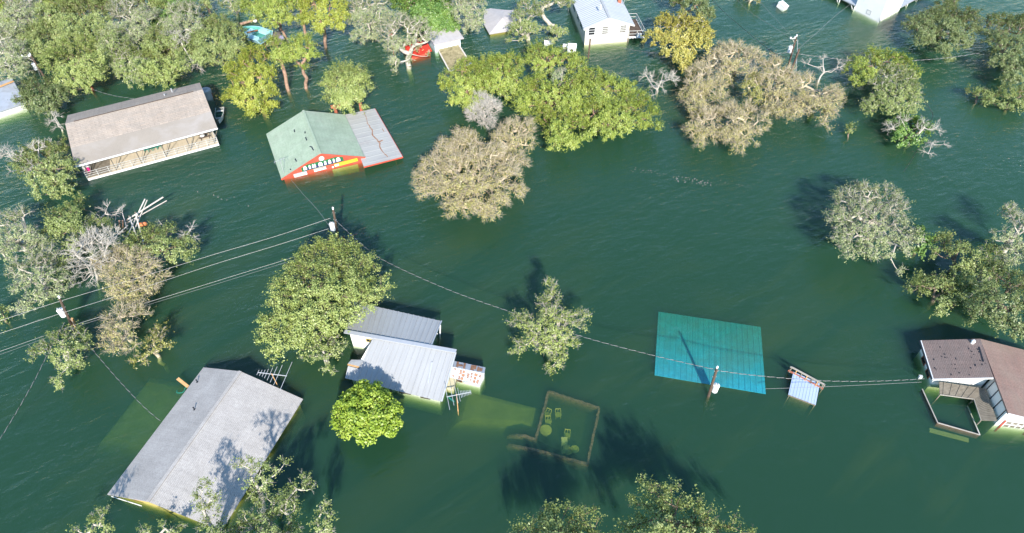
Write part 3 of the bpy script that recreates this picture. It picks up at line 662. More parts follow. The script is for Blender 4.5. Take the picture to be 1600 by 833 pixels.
# ---- 6. white L-shaped house at the right edge
def house_brown():
    zw, zr = 1.3, 2.6
    W0, W1 = at(1439.8, 532, zw), at(1458.8, 592, zw)          # west eave
    R0, R1, R2 = at(1531.6, 529.3, zr), at(1552.6, 590, zr), at(1575.3, 645.5, zr)
    root = empty('house', at(1540, 600, 0), 'white house with brown shingle roof wrapped around a flooded courtyard', 'house')
    r = MB(); r.slab([W0, W1, R1, R0], .15); r.build('roof', M['shingle_brown'], root)
    e = (R2 - R0); e.z = 0; e.normalize(); x = Vector((-e.y, e.x, 0)); 
    if x.x < 0: x = -x
    E0, E1 = R0 + x * 7.2 - Z * 1.4, R2 + x * 7.2 - Z * 1.4
    r = MB(); r.slab([R0, R2, E1, E0], .15); r.build('roof', M['shingle_redbrown'], root)
    def dr(p, z): return Vector((p.x, p.y, z))
    for p_, q_, wv in ((W0 - x * .04, W1 - x * .04, .08), (W1 + e * .03, R1 + e * .03, .06), (R2 + e * .03, E1 + e * .03, .06)):   # white barge boards
        b = MB(); b.beam(p_ - Z * .1, q_ - Z * .1, wv, .2); b.build('barge_board', M['white_trim'], root)
    g = MB(); g.tube(W0 - Z * .1 - x * .16, W1 - Z * .1 - x * .16, .07, .07, 8); g.build('gutter', M['dark_glass'], root)
    # walls
    w0, w1 = W0 + x * .35 + e * .3, W1 + x * .35 - e * .35; r1 = R1 - e * .35; r0 = R0 + e * .3
    w = MB(); w.face([dr(w0, -3.5), dr(w1, -3.5), dr(w1, zw - .1), dr(w0, zw - .1)]); w.face([dr(w1, -3.5), dr(r1, -3.5), r1 - Z * .18, w1 - Z * .12]); w.face([dr(r0, -3.5), dr(w0, -3.5), w0 - Z * .12, r0 - Z * .18])
    w.face([w0 - Z * .12, w1 - Z * .12, r1 - Z * .18, r0 - Z * .18]); w.build('wall', M['white_wall'], root)
    s1, s2 = R1 + x * .22, R2 + x * .22 - e * .35; e1, e0 = E1 - x * .4 - e * .35, E0 - x * .4 + e * .3
    w = MB(); w.face([dr(r1 + x * .22, -3.5), dr(s2, -3.5), s2 - Z * .18, r1 + x * .22 - Z * .18]); w.face([dr(s2, -3.5), dr(e1, -3.5), e1 - Z * .15, s2 - Z * .18])
    w.face([dr(e1, -3.5), dr(e0, -3.5), e0 - Z * .15, e1 - Z * .15]); w.face([dr(e0, -3.5), dr(r0, -3.5), r0 - Z * .18, e0 - Z * .15]); w.build('wall', M['white_wall'], root)
    # dark seams between the wall boards, on the upper walls
    for t in (.28, .52, .77, .985): q = MB(); p = lerp(w1, r1, t); q.beam(dr(p, .4) + e * .02, dr(p, 1.15 + 1.2 * t) + e * .02, .05, .05); q.build('wall_seam', M['grey_trim'], root)
    for t in (.04, .33, .62, .93): q = MB(); p = lerp(s1, s2, t); q.beam(dr(p, .5) - x * .02, dr(p, 2.3) - x * .02, .07, .07); q.build('wall_seam', M['dark_glass'], root)
    for t in (.33, .72): window(root, dr(lerp(w0, w1, t), .3) - x * .01, e, Z, .85, .95, M['red_wood'], M['dark_glass'], 2, 1, out=-x)
    for t, wv in ((.28, 2.2), (.72, 2.0)):
        p = dr(lerp(s2, e1, t), .25) + e * .01; f = window(root, p, x, Z, wv, .95, M['white_trim'], M['wood_grey'], 2, 4, .14, .1, out=e)
    for t in (.08, .48, .92): q = MB(); p = dr(lerp(s2, e1, t), .0) + e * .06; q.beam(p - Z * 1.2, p + Z * .9, .16, .05, upv=e); q.build('shutter_board', M['red_wall'], root)
    # porch roof round the courtyard: slatted old timber
    pz0, pz1 = .95, .65
    a0, a1, a2 = at(1467.5, 596.5, pz0), at(1541, 607.5, pz0), at(1558, 658, pz0)
    b0, b1, b2 = at(1468.5, 617, pz1), at(1521.5, 624, pz1), at(1532.5, 657, pz1)
    r = MB()
    def slats(p0, p1, q1, q0, k, th=.06, gap=.82):
        for i in range(k):
            t0, t1 = i / k, (i + gap) / k; r.slab([lerp(p0, p1, t0), lerp(p0, p1, t1), lerp(q0, q1, t1), lerp(q0, q1, t0)], th)
    slats(a0, b0, b1, a1, 9); slats(a1, a2, b2, b1, 16)
    pr = r.build('porch_roof', M['wood_grey'], root)
    for t in (.1, .28, .46, .64, .82): q = MB(); q.beam(lerp(a0, a1, t) + Z * .03, lerp(b0, b1, t) + Z * .03, .07, .05); q.build('rafter', M['wood_grey'], pr)
    q = MB(); q.beam(b0 + Z * .02, b1 + Z * .02, .05, .1); q.beam(b1 + Z * .02, b2 + Z * .02, .05, .1); q.build('porch_fascia', M['fence_rail'], pr)
    for p in (b0, b1, b2): q = MB(); q.beam(dr(p, -3), p - Z * .05, .1); q.build('porch_post', M['wood_grey'], pr)
    q = MB(); p = at(1519.5, 535.5, 2.45); q.lathe(p, [(.16, -.2), (.16, .25), (.2, .25), (.1, .4)], 10); q.build('roof_vent', M['white_metal'], root)
    # fallen bits on the roof
    rr = random.Random(5); q = MB(); nn = (W1 - W0).cross(R0 - W0).normalized(); nn = nn if nn.z > 0 else -nn
    for i in range(34):
        p = lerp(lerp(W0, W1, rr.uniform(.05, .95)), lerp(R0, R1, rr.uniform(.05, .95)), rr.uniform(.06, .95)); q.box(p + nn * .02, e * rr.uniform(.03, .1), x * rr.uniform(.02, .06), nn * .012)
    a, b = lerp(lerp(W0, W1, .22), lerp(R0, R1, .22), .93), lerp(lerp(W0, W1, .6), lerp(R0, R1, .6), .92); q.beam(a + nn * .02, b + nn * .02, .14, .03, upv=nn)
    q.build('torn_shingles', M['dark_glass'], root)
    q = MB(); p = at(1438, 589, .2); q.box(p, x * .16, e * .12, Z * .2); q.build('meter_box', M['grey_trim'], root)
    return root
house_brown()
def court_fence():
    p = [at(1441, 608, .12), at(1465, 660.5, .18), at(1531, 679.5, .06), at(1511.5, 634, -.35)]
    root = empty('fence', at(1465, 660, 0), 'low white topped fence standing in the flooded courtyard of the brown roofed house', 'fence')
    for i in range(2):
        q = MB(); q.beam(p[i], p[i + 1], .1, .06); q.build('top_rail', M['fence_rail'], root)
    q = MB(); q.beam(p[2], p[3], .1, .06); q.build('top_rail', M['wood_pale'], root)
    q = MB()
    for i in range(3):
        a, b = p[i], p[i + 1]; d = (b - a).normalized(); q.beam(a - Z * .42, b - Z * .42, .04, .6)
    q.build('fence_panel', M['wood_pole'], root)
    q = MB(); q.beam(at(1452, 672, -1.1), at(1513, 688, -1.1), .4, .2); q.build('footing', M['concrete'], root)
court_fence()
# ---- 7. cream house with a deck, top centre
def house_cream():
    zeL = 2.9
    A, B = at(912.2, 45.7, zeL), at(991.8, 39.2, zeL)
    R = vplane(952.5, 28.4, A, B)
    dirv = (at(893.8, 0, zeL) - A).normalized(); Lh = 15.0
    D, C = A + dirv * Lh, B + dirv * Lh
    t = (Vector((R.x - A.x, R.y - A.y, 0))).length / (B - A).length; R2 = lerp(D, C, t); R2.z = R.z
    root = empty('house', Vector(((A.x + C.x) / 2, (A.y + C.y) / 2, 0)), 'cream house with white metal gable roof and three windows facing the camera', 'house')
    # corrugated slopes (ribs run from eave to ridge)
    r = MB(); r.corrugated([A, D, R2, R], .55, .04, .08); r.corrugated([C, B, R, R2], .55, .04, .08); ro = r.build('roof', M['metal_white'], root)
    c = MB(); c.beam(R + Z * .05, R2 + Z * .05, .4, .08); c.build('ridge_cap', M['galv'], ro)
    n = -dirv; n = Vector((n.x, n.y, 0)).normalized(); u = (B - A).normalized()
    f = MB(); f.beam(A - Z * .12 + n * .03, R - Z * .12 + n * .03, .06, .22); f.beam(R - Z * .12 + n * .03, B - Z * .12 + n * .03, .06, .22); f.build('fascia', M['white_trim'], root)
    ins = .15
    def dr(p, z): return Vector((p.x, p.y, z))
    a, b = A + u * .35 - n * ins, B - u * .8 - n * ins; a2, b2 = a - n * (Lh - .4), b - n * (Lh - .4); rr_ = R - n * ins; rr2 = R2 + n * .3
    w = MB(); zt = 2.85
    w.face([dr(a, -3), dr(b, -3), dr(b, zt), rr_ - Z * .15, dr(a, zt)]); w.face([dr(a2, -3), dr(a, -3), dr(a, zt), dr(a2, zt)]); w.face([dr(b, -3), dr(b2, -3), dr(b2, zt), dr(b, zt)])
    w.face([dr(b2, -3), dr(a2, -3), dr(a2, zt), rr2 - Z * .15, dr(b2, zt)]); w.build('wall', M['cream_wall'], root)
    fo = dr(a, 0) + n * .01
    for (px, py, g) in ((924.6, 48.8, 'dark_glass'), (945.6, 47.3, 'grey_glass'), (973.5, 45.2, 'grey_glass')):
        p = vplane(px, py, fo, fo + u); window(root, p, u, Z, 1.05, 1.3, M['white_trim'], M[g], 4 if g == 'grey_glass' else 3, 1, .06, .14, out=n)
    for s in (3.2, 6.0, 9.5): window(root, dr(a - n * s, 1.75) - u * .01, n, Z, 1.6, 1.0, M['white_trim'], M['dark_glass'], 1, 2, out=-u)
    q = MB(); p = vplane(938.5, 12, lerp(A, R, .75), lerp(D, R2, .75)); q.lathe(p - Z * .3, [(.1, 0), (.1, .7), (.14, .7), (.14, .78)], 8); q.build('vent_pipe', M['white_metal'], root)
    q = MB(); p = at(967.5, 2.5, 3.3); q.box(p, u * .3, n * .3, Z * .5); q.build('chimney', M['red_wood'], root)
    q = MB(); p = at(974.5, 8, 2.9); q.tube(p - Z * 1, p + Z * 1.6, .05, .04, 6); q.build('mast', M['galv'], root)
    # raised deck on the right
    zd = .85
    d0, d1 = at(982.2, 57.5, zd), at(1007.2, 56.8, zd); u2 = (d1 - d0); u2.z = 0; u2 = u2.normalized(); dep = 6.0
    d2, d3 = d1 - n * dep, d0 - n * dep
    q = MB(); q.slab([d0, d1, d2, d3], .25); q.build('deck', M['wood_pole'], root)
    q = MB(); q.beam(d0 - Z * .1 + n * .05, d1 - Z * .1 + n * .05, .08, .34); q.beam(d1 - Z * .1 + u2 * .05, d2 - Z * .1 + u2 * .05, .08, .3); q.build('deck_edge', M['white_trim'], root)
    for h in (.5, 1.05):
        q = MB(); q.beam(d0 + Z * h, d1 + Z * h, .06, .06); q.beam(d1 + Z * h, d2 + Z * h, .06, .06); q.beam(d2 + Z * h, d3 + Z * h, .06, .06); q.build('rail', M['rail_grey'], root)
    for k in range(6): q = MB(); p = lerp(d1, d2, k / 5); q.beam(p, p + Z * 1.05, .07); q.build('rail_post', M['rail_grey'], root)
    for k in range(2): q = MB(); p = lerp(d0, d1, k * .5); q.beam(p, p + Z * 1.05, .07); q.build('rail_post', M['rail_grey'], root)
    for p in (d0, d1, d2): q = MB(); q.beam(dr(p, -3), dr(p, zd - .25), .2); q.build('deck_post', M['wood_grey'], root)
    # dish on the deck rail
    p = at(998.5, 54.2, zd + .55) + n * .15; o = empty('satellite_dish', p, 'round pale satellite dish hung on the white deck railing', 'satellite dish')
    ax = (n + Z * .35).normalized(); q = MB(); q.lathe(p, [(.02, -.02), (.25, .02), (.42, .1), (.42, .13), (.25, .05), (.02, .01)], 20, ax=ax); q.build('reflector', M['white_trim'], o, True)
    q = MB(); q.beam(p - ax * .05, p - ax * .3 - Z * .3, .06); q.build('bracket', M['galv'], o)
    q = MB(); q.beam(p - Z * .35 + ax * .1, p + ax * .45, .03); q.lathe(p + ax * .42, [(.05, 0), (.05, .1)], 8, ax=ax); q.build('feed_arm', M['galv'], o)
house_cream()

# ---- 8. white block house at the top right
def house_white():
    C0, L1, R1 = at(1372.5, 34.2, 0), at(1334.5, 15, 0), at(1405, 16, 0)
    root = empty('house', C0 * 1.0, 'bright white two winged house cut off by the top right edge of the picture', 'house')
    a = (L1 - C0); a.z = 0; b = (R1 - C0); b.z = 0; au, bu = a.normalized(), b.normalized()
    P0, P1, P2, P3 = C0, C0 + b, C0 + b + a, C0 + a
    w = MB(); w.prism([P0, P1, P2, P3], -3, 8.5); w.build('wall', M['white_wall'], root)
    # lower wings with flat white roofs that overhang the dark openings
    def dr(p, z): return Vector((p.x, p.y, z))
    w = MB(); q0 = C0 + a * .98; w.slab([dr(q0 + bu * -.15, .85), dr(q0 + bu * 3.8, 1.05), dr(q0 + au * 9 + bu * 3.8, 1.05), dr(q0 + au * 9 - bu * .15, .85)], .2); w.build('wing_roof', M['metal_white'], root)
    w = MB(); q1 = C0 + b * .98; w.slab([dr(q1 - au * .1, .6), dr(q1 + bu * 13 - au * .1, .6), dr(q1 + bu * 13 + au * 7, 1.3), dr(q1 + au * 7, 1.3)], .2); w.build('wing_roof', M['metal_white'], root)
    w = MB(); w.prism([q1 + au * 2.2, q1 + bu * 12 + au * 2.2, q1 + bu * 12 + au * 6, q1 + au * 6], -3, .35); w.prism([q0 + bu * 1.6, q0 + bu * 3.5, q0 + au * 8 + bu * 3.5, q0 + au * 8 + bu * 1.6], -3, .6); w.build('wall', M['grey_trim'], root)
    for t in (.15, 3.5, 7): q = MB(); p = q0 + au * t; q.beam(dr(p, -3), dr(p, .66), .14); q.beam(dr(p, -.5), dr(p + au * .9, .64), .09); q.build('wing_post', M['white_trim'], root)
    for t in (3.0, 6.5, 12): q = MB(); p = q1 + bu * t + au * .1; q.beam(dr(p, -3), dr(p, .4), .14); q.beam(dr(p, -.7), dr(p - bu * .9, .38), .09); q.build('wing_post', M['white_trim'], root)
    n = -bu
    window(root, dr(C0 + a * .45, .75) + n * .01, au, Z, .7, .6, M['grey_trim'], M['white_trim'], out=n)
    n2 = -au; f = window(root, dr(C0 + b * .55, 3.6) + n2 * .01, bu, Z, 1.1, .8, M['white_trim'], M['dark_glass'], 2, 2, out=n2)
house_white()

# ---- 9. small roofs among the trees
def roof_left():
    A, B = at(-28, 183, 1.0), at(40, 160.5, 1.0); u = (B - A).normalized(); v = Vector((-u.y, u.x, 0))
    root = empty('house', at(10, 165, 0), 'low house with bluish grey flat roof at the left edge behind a dark round tree', 'house')
    q = [A, B, B + v * 7.2 + Z * .7, A + v * 7.2 + Z * .7]
    r = MB(); r.slab(q, .2); r.build('roof', mat('blue_grey_felt', (.3, .33, .38), .8, .08, .5, stain=(.24, .25, .27), sscale=.5), root)
    w = MB(); w.prism([A + v * .3, B + v * .3 - u * .3, B + v * 6.8 - u * .3, A + v * 6.8], -3, .85); w.build('wall', M['white_wall'], root)
    window(root, at(11, 171.5, .45), u, Z, 1.5, .45, M['grey_trim'], M['dark_glass'], 1, 3, out=-v)
    c = MB(); c.beam(B + v * 5.6 + Z * .75 - u * 2.2, B + v * 5.9 + Z * .8, .35, .1); c.build('roof_board', M['wood_raw'], root)
roof_left()
def roof_small_house():
    root = empty('house', at(702, 68, 0), 'small whitewashed house with pale flat roof half under a leafy green tree', 'house')
    A, B = at(678.4, 70.3, 1.5), at(724.8, 59.6, 1.5); u = (B - A).normalized(); v = Vector((-u.y, u.x, 0))
    r = MB(); r.slab([A, B, B + v * 5.2 + Z * .5, A + v * 5.2 + Z * .5], .16); r.build('roof', M['grey_roof_old'], root)
    w = MB(); a, b = A + u * .2 + v * .4, B - u * .5 + v * .4; w.prism([a, b, b + v * 4.5, a + v * 4.5], -3, 1.38); w.build('wall', M['blue_wall'], root)
roof_small_house()
def roof_algae():
    q = [at(703, 112.5, .08), at(735.8, 100, .08), at(716, 69.2, .3), at(682.8, 75.3, .3)]
    root = empty('building', at(710, 90, 0), 'flat tan roof covered in leaf debris lying level with the water', 'building')
    r = MB(); r.slab(q, .2); r.build('roof', M['algae'], root)
    e = MB()
    for a, b in ((0, 1), (1, 2), (3, 0)): e.beam(q[a] + Z * .03, q[b] + Z * .03, .22, .1)
    e.build('roof_edge', M['wood_pale'], root)
    c = (q[0] + q[1] + q[2] + q[3]) / 4; w = MB(); p = [lerp(c, x, .93) for x in q]
    w.hexa([Vector((x.x, x.y, -3)) for x in p], [x - Z * .21 for x in p]); w.build('wall', M['concrete'], root)
roof_algae()
def roof_red():
    root = empty('shed', at(660, 82, 0), 'bright red tin roof shed glimpsed beneath a silvery tree', 'shed')
    A, B = at(642, 89.5, .6), at(675.2, 80, .6); u = (B - A).normalized(); v = Vector((-u.y, u.x, 0)); up = A + v * 2.2 + Z * .9; up2 = B + v * 2.2 + Z * .9
    r = MB(); r.corrugated([A, B, up2, up], .4, .03, .05); r.build('roof', M['red_roof'], root)
    r = MB(); r.corrugated([up, up2, up2 + v * 2.2 - Z * .5, up + v * 2.2 - Z * .5], .4, .03, .05); r.build('roof', M['maroon_roof'], root)
    w = MB(); w.prism([A + v * .4 + u * .2, B + v * .4 - u * .2, B + v * 4 - u * .2, A + v * 4 + u * .2], -3, .55); w.build('wall', M['red_wall'], root)
    q = MB(); p = at(610.5, 51.5, 3.4); q.beam(p - Z * .6, p + Z * .6, .5, .12); q.beam(Vector((p.x, p.y, -3)), p, .12)
    tag(q.build('marker_board', M['red_roof']), 'small red board among the silvery branches left of the red shed', 'sign')
roof_red()
def roof_bleached():
    A, B, = at(764.5, 53, .5), at(787.3, 49, .5); A2, = at(756, 38.5, .5),
    root = empty('house', at(780, 32, 0), 'bleached pinkish grey shingled roof barely above water behind thin oaks', 'house')
    P = [at(764.5, 53, .35), at(798, 47.5, .35), at(818, 16.5, .6), at(789, 15.5, 1.1), at(766, 13, .8), at(756, 15.5, .5), at(756, 38, .35)]
    c = at(785, 28, 1.5)
    r = MB()
    for i in range(len(P)): r.face([P[i], P[(i + 1) % len(P)], c]); r.face([P[(i + 1) % len(P)] - Z * .15, P[i] - Z * .15, c - Z * .15]); j = (i + 1) % len(P); r.face([P[j], P[i], P[i] - Z * .15, P[j] - Z * .15])
    r.build('roof', M['grey_roof_old'], root)
    cc = sum(P, Vector((0, 0, 0))) / len(P); p = [lerp(cc, x, .9) for x in P]; w = MB(); w.hexa([Vector((x.x, x.y, -3)) for x in p], [Vector((x.x, x.y, .3)) for x in p]); w.build('wall', M['yellow_wall'], root)
roof_bleached()
# floating white boxes
def float_box(px, py, w, d, h, ang, label, hole=False):
    p = at(px, py, .0); root = empty('floating_box', p, label, 'box'); c, s = math.cos(ang), math.sin(ang); x = Vector((c, s, 0)); y = Vector((-s, c, .25)).normalized(); z = x.cross(y)
    b = MB(); b.box(p + z * (h * .3), x * w / 2, y * d / 2, z * h / 2); b.build('casing', M['white_metal'], root)
    l = MB(); l.box(p + z * (h * .84), x * (w / 2 + .04), y * (d / 2 + .04), z * .04); l.build('lid', M['white_metal'], root)
    k = MB()
    if hole: k.lathe(p + z * (h * .3) - y * (d / 2 + .005), [(.28, -.0), (.28, .02)], 14, ax=-y)
    else: k.box(p + z * (h * .5) - y * (d / 2 + .02), x * .2, z * .04, y * .02)
    k.build('fan_grille' if hole else 'handle', M['dark_glass'] if hole else M['galv'], root)
float_box(893.5, 77.5, 1.4, 1.0, 1.0, -.1, 'white boxed unit with a dark round grille floating by the cedar tops', True)
float_box(885, 74, 1.1, .7, .4, -.15, 'flat white lid floating beside the white boxed unit')
float_box(857, 68.5, 1.4, .8, .4, .0, 'pale bluish chest floating at the foot of the patchy oak')
float_box(1221.5, 12, 1.1, 1.6, .9, .6, 'lone white chest freezer drifting in open water near the top edge')

# ---- 10. boats, dock, tank
def skiff(px, py, z, L_, W_, ang, label, hull, inner, seats=3, h=.7):
    p = at(px, py, z); root = empty('boat', p, label, 'boat'); c, s = math.cos(ang), math.sin(ang); X = Vector((c, s, 0)); Y = Vector((-s, c, 0))
    sec = []
    for i in range(13):
        t = i / 12; wv = W_ / 2 * (1 - max(0, (t - .45) / .55) ** 2.2); xx = (t - .5) * L_; rise = .25 * max(0, t - .5) ** 2 * 4 * h * .5
        sec.append((xx, max(wv, .02), rise))
    b = MB()
    def ring(i, f, zz): xx, wv, ri = sec[i]; return p + X * xx + Y * (wv * f) + Z * (zz + ri)
    for i in range(12):
        for f in (-1, 1):
            b.face([ring(i, f, h), ring(i + 1, f, h), ring(i + 1, f * .72, 0), ring(i, f * .72, 0)])
            b.face([ring(i, f * .9, h), ring(i + 1, f * .9, h), ring(i + 1, f, h), ring(i, f, h)])
        b.face([ring(i, -.72, 0), ring(i, .72, 0), ring(i + 1, .72, 0), ring(i + 1, -.72, 0)])
    b.face([ring(0, -1, h), ring(0, 1, h), ring(0, .72, 0), ring(0, -.72, 0)]); b.build('hull', hull, root)
    b = MB()
    for i in range(12):
        for f in (-1, 1): b.face([ring(i, f * .9, h), ring(i + 1, f * .9, h), ring(i + 1, f * .66, .1), ring(i, f * .66, .1)])
        b.face([ring(i, -.66, .1), ring(i + 1, -.66, .1), ring(i + 1, .66, .1), ring(i, .66, .1)])
    b.face([ring(0, -.9, h), ring(0, .9, h), ring(0, .66, .1), ring(0, -.66, .1)]); b.build('inner_floor', inner, root)
    for k in range(seats):
        xx = (-.33 + .27 * k) * L_; q = MB(); q.box(p + X * xx + Z * (h * .62), X * .16, Y * (W_ * .41 * (1 if k < 2 else .85)), Z * .03); q.build('thwart', inner if k % 2 else hull, root)
    return root, p, X, Y
skiff(344.5, 184, .02, 3.4, 1.25, math.radians(-78), 'small dark green open boat tied behind the right end of the tan house', M['rail_grey'], mat('dark_green_hull', (.02, .09, .06), .5, .1, 2), 3)
bt, bp, bx, by = skiff(397, 57.5, .15, 5.6, 3.9, math.radians(150), 'broad pale blue boat with teal deck among the cedars', M['ltblue'], M['teal_in'], 0, .95)
for s in (-1, 1): q = MB(); q.box(bp + bx * -1.4 + by * (s * 1.25) + Z * .72, bx * .9, by * .42, Z * .26); q.build('bench', M['ltblue'], bt)
q = MB(); q.box(bp + bx * .9 + Z * .5, bx * .45, by * .9, Z * .3); q.build('console', M['ltblue'], bt)
q = MB(); q.beam(bp - by * .9 + bx * -.3 + Z * .9, bp + by * .8 + bx * .5 + Z * 1.0, .3, .12); q.build('plank', M['rust'], bt)
def dock():
    root = empty('dock', at(430, 60, 0), 'dark timber dock beside the pale blue boat', 'dock')
    q = [at(415, 72, .35), at(443, 68, .35), at(437, 48, .35), at(424, 50, .35)]
    d = MB(); 
    for i in range(9): t0, t1 = i / 9, (i + .85) / 9; d.slab([lerp(q[0], q[3], t0), lerp(q[1], q[2], t0), lerp(q[1], q[2], t1), lerp(q[0], q[3], t1)], .08)
    d.build('deck', M['wood_grey'], root)
    for p in q: c = MB(); c.tube(Vector((p.x, p.y, -3)), Vector((p.x, p.y, .9)), .12, .12, 8); c.build('pile', M['wood_pole'], root)
dock()
q = MB(); p = at(441, 62, .4); q.lathe(p, [(.3, 0), (.42, .25), (.3, .6), (.05, .65)], 12); tag(q.build('float_buoy', M['purple']), 'lilac plastic float sitting on the edge of the dark dock', 'float')
q = MB(); q.tube(at(375, 38, .1), at(403, 29.5, .35), .24, .17, 8); q.tube(at(373, 44, -.2), at(380, 36, .3), .15, .1, 6); tag(q.build('floating_log', M['bark_red']), 'brown log floating just above the pale blue boat', 'log')
q = MB(); p = at(399, 34, .15); q.lathe(p, [(.3, 0), (.36, .2), (.2, .4)], 8); q.lathe(at(369, 42.5, .1), [(.3, 0), (.36, .2), (.2, .4)], 8); tag(q.build('foam_scrap', M['white_trim']), 'white foam scraps caught against the floating brown log', 'scrap')
def tank():
    p = at(325.5, 152, 0); root = empty('tank', p, 'grey cylindrical tank standing behind the right end of the tan house', 'tank')
    q = MB(); q.lathe(p - Z * 2, [(.75, 0), (.75, 3.3), (.6, 3.45)], 18); q.build('shell', M['grey_trim'], root)
    q = MB(); q.lathe(p + Z * 1.44, [(.3, 0), (.3, .08), (.05, .1)], 12); q.build('lid', M['galv'], root)
    for a in (0, 2, 4): q = MB(); q.beam(p + Vector((math.cos(a) * .78, math.sin(a) * .78, -3)), p + Vector((math.cos(a) * .78, math.sin(a) * .78, .8)), .1); q.build('stand_leg', M['rust'], root)
tank()

# ---- 11. utility poles
def utility_pole(bpx, tpx, h, label, transformer=None, arm=None, rb=.15):
    b, t = at(*bpx, 0), at(*tpx, h); root = empty('utility_pole', b, label, 'utility pole', 'wooden utility poles')
    ax = (t - b).normalized(); q = MB(); q.tube(b - ax * 4, t, rb * 1.15, rb * .85, 12); q.build('shaft', M['wood_pole'], root)
    q = MB(); q.lathe(t, [(.07, 0), (.07, .12), (.11, .14), (.11, .22), (.06, .24), (.1, .3), (.04, .4)], 10, ax=ax); q.build('insulator', M['white_metal'], root)
    if transformer:
        px, s = transformer; c = lerp(t, b, s); d = at(px[0], px[1], c.z) - c; d.z = 0; d = d.normalized() if d.length > .05 else Vector((-1, 0, 0)); c2 = c + d * .44
        q = MB(); q.lathe(c2 - Z * .5, [(.2, 0), (.31, .03), (.31, .95), (.33, .97), (.33, 1.02), (.2, 1.08)], 16); tr = q.build('transformer', M['white_metal'], root)
        for k in (-1, 1): w = MB(); e = c2 + Z * .56 + Vector((.13 * k, 0, 0)); w.lathe(e, [(.05, 0), (.08, .05), (.05, .1), (.08, .15), (.04, .28)], 8); w.build('bushing', M['galv'], tr)
        q = MB(); q.beam(c + Z * .25, c2 + Z * .25, .08); q.beam(c - Z * .25, c2 - Z * .25, .08); q.build('bracket', M['galv'], root)
    if arm:
        e = at(arm[0], arm[1], t.z - .15); a = lerp(t, b, .04); q = MB(); q.beam(a, e, .1, .12); ca = q.build('crossarm', M['wood_pale'], root)
        for k in (.25, 1.0): w = MB(); w.lathe(lerp(a, e, k), [(.07, 0), (.12, .08), (.07, .14), (.12, .2), (.06, .3)], 8); w.build('insulator', M['white_metal'], ca)
        q = MB(); q.beam(lerp(t, b, .2), lerp(a, e, .7), .05); q.build('arm_brace', M['wood_pale'], root)
    for k in (.1, .3, .55): q = MB(); c = lerp(t, b, k); q.beam(c - Vector((.2, 0, 0)), c + Vector((.2, 0, 0)), .05, .05); q.build('hardware', M['galv'], root)
    return root
utility_pole((529.5, 377), (520.5, 327.5), 5.2, 'leaning brown utility pole with white transformer behind the big oak', ((505, 356), .52))
utility_pole((113, 510), (93, 466), 4.8, 'brown utility pole with white transformer above the small lichen oak at left', ((80, 490), .5))
utility_pole((76.5, 132), (48, 86.5), 5.0, 'utility pole with white crossarm leaning over the oak wood at top left', ((44, 104), .38), (35.5, 88.5))
utility_pole((1231, 106), (1244.5, 57.5), 5.3, 'utility pole with crossarm and white transformer rising from the bare tan trees', ((1224, 76), .42), (1235, 60.5))
utility_pole((1107.5, 617.5), (1120.2, 575.8), 4.6, 'utility pole leaning over the submerged teal roof', ((1125, 607), .72))
timber_post((541.5, 389), (536.6, 369.5), 2.0, 'short brown stub pole beside the leaning transformer pole', 'wood_pole', .24)
timber_post((118.5, 511), (112.2, 498), 1.6, 'short orange topped stub pole beside the left transformer pole', 'wood_raw', .22)
timber_post((1233, 120), (1249, 76.5), 4.7, 'slanting reddish brace pole beside the pole with the crossarm', 'wood_pole', .24)
q = MB(); q.tube(at(1243, 128, 0), at(1246.5, 62, 4.9), .035, .035, 5); tag(q.build('guy_wire', M['galv']), 'pale guy wire running down beside the slanting brace pole', 'wire')

# ---- 12. cables
def smooth(pts, per=14):
    out = []; n = len(pts)
    for i in range(n - 1):
        p0, p1, p2, p3 = pts[max(0, i - 1)], pts[i], pts[i + 1], pts[min(n - 1, i + 2)]
        for k in range(per):
            t = k / per; out.append(.5 * ((2 * p1) + (p2 - p0) * t + (2 * p0 - 5 * p1 + 4 * p2 - p3) * t * t + (3 * p1 - p0 - 3 * p2 + p3) * t ** 3))
    return out + [pts[-1]]
def strand(mb, path, r, n=5, mi=0):
    ring = []
    for i, p in enumerate(path):
        d = (path[min(i + 1, len(path) - 1)] - path[max(i - 1, 0)]).normalized(); a = d.cross(Z).normalized(); b = d.cross(a)
        ring.append([p + (a * math.cos(k * 6.2832 / n) + b * math.sin(k * 6.2832 / n)) * r for k in range(n)])
    for A, B in zip(ring, ring[1:]):
        for k in range(n): j = (k + 1) % n; mb.face([A[k], A[j], B[j], B[k]], mi)
def cable(pts, label, r=.016, twisted=False, group='overhead cables', mt='cable_light', pitch=.95):
    P = smooth([at(*p) for p in pts]); root = empty('cable', P[0], label, 'cable', group)
    if not twisted:
        q = MB(); strand(q, P, r); q.build('wire', M[mt], root, True); return
    s = [0.0]
    for a, b in zip(P, P[1:]): s.append(s[-1] + (b - a).length)
    N = int(s[-1] / pitch * 9); Q = []; j = 0
    for i in range(N + 1):
        x = s[-1] * i / N
        while j < len(s) - 2 and s[j + 1] < x: j += 1
        Q.append((lerp(P[j], P[j + 1], (x - s[j]) / max(1e-6, s[j + 1] - s[j])), x))
    d = (P[-1] - P[0]).normalized(); a = d.cross(Z).normalized(); b = a.cross(d)
    for ph, m in ((0, 'cable_light'), (math.pi, 'cable_dark')):
        q = MB(); strand(q, [p + (a * math.cos(x / pitch * 6.2832 + ph) + b * math.sin(x / pitch * 6.2832 + ph)) * r for p, x in Q], r, 5)
        q.build('twisted_strand', M[m], root, True)
cable([(-30, 509, 4.6), (0, 501, 4.6), (91, 471.5, 4.4), (200, 439, 3.9), (330, 399, 3.7), (430, 369.5, 4.2), (516, 341, 5.0)], 'topmost bare wire between the left pole and the leaning pole')
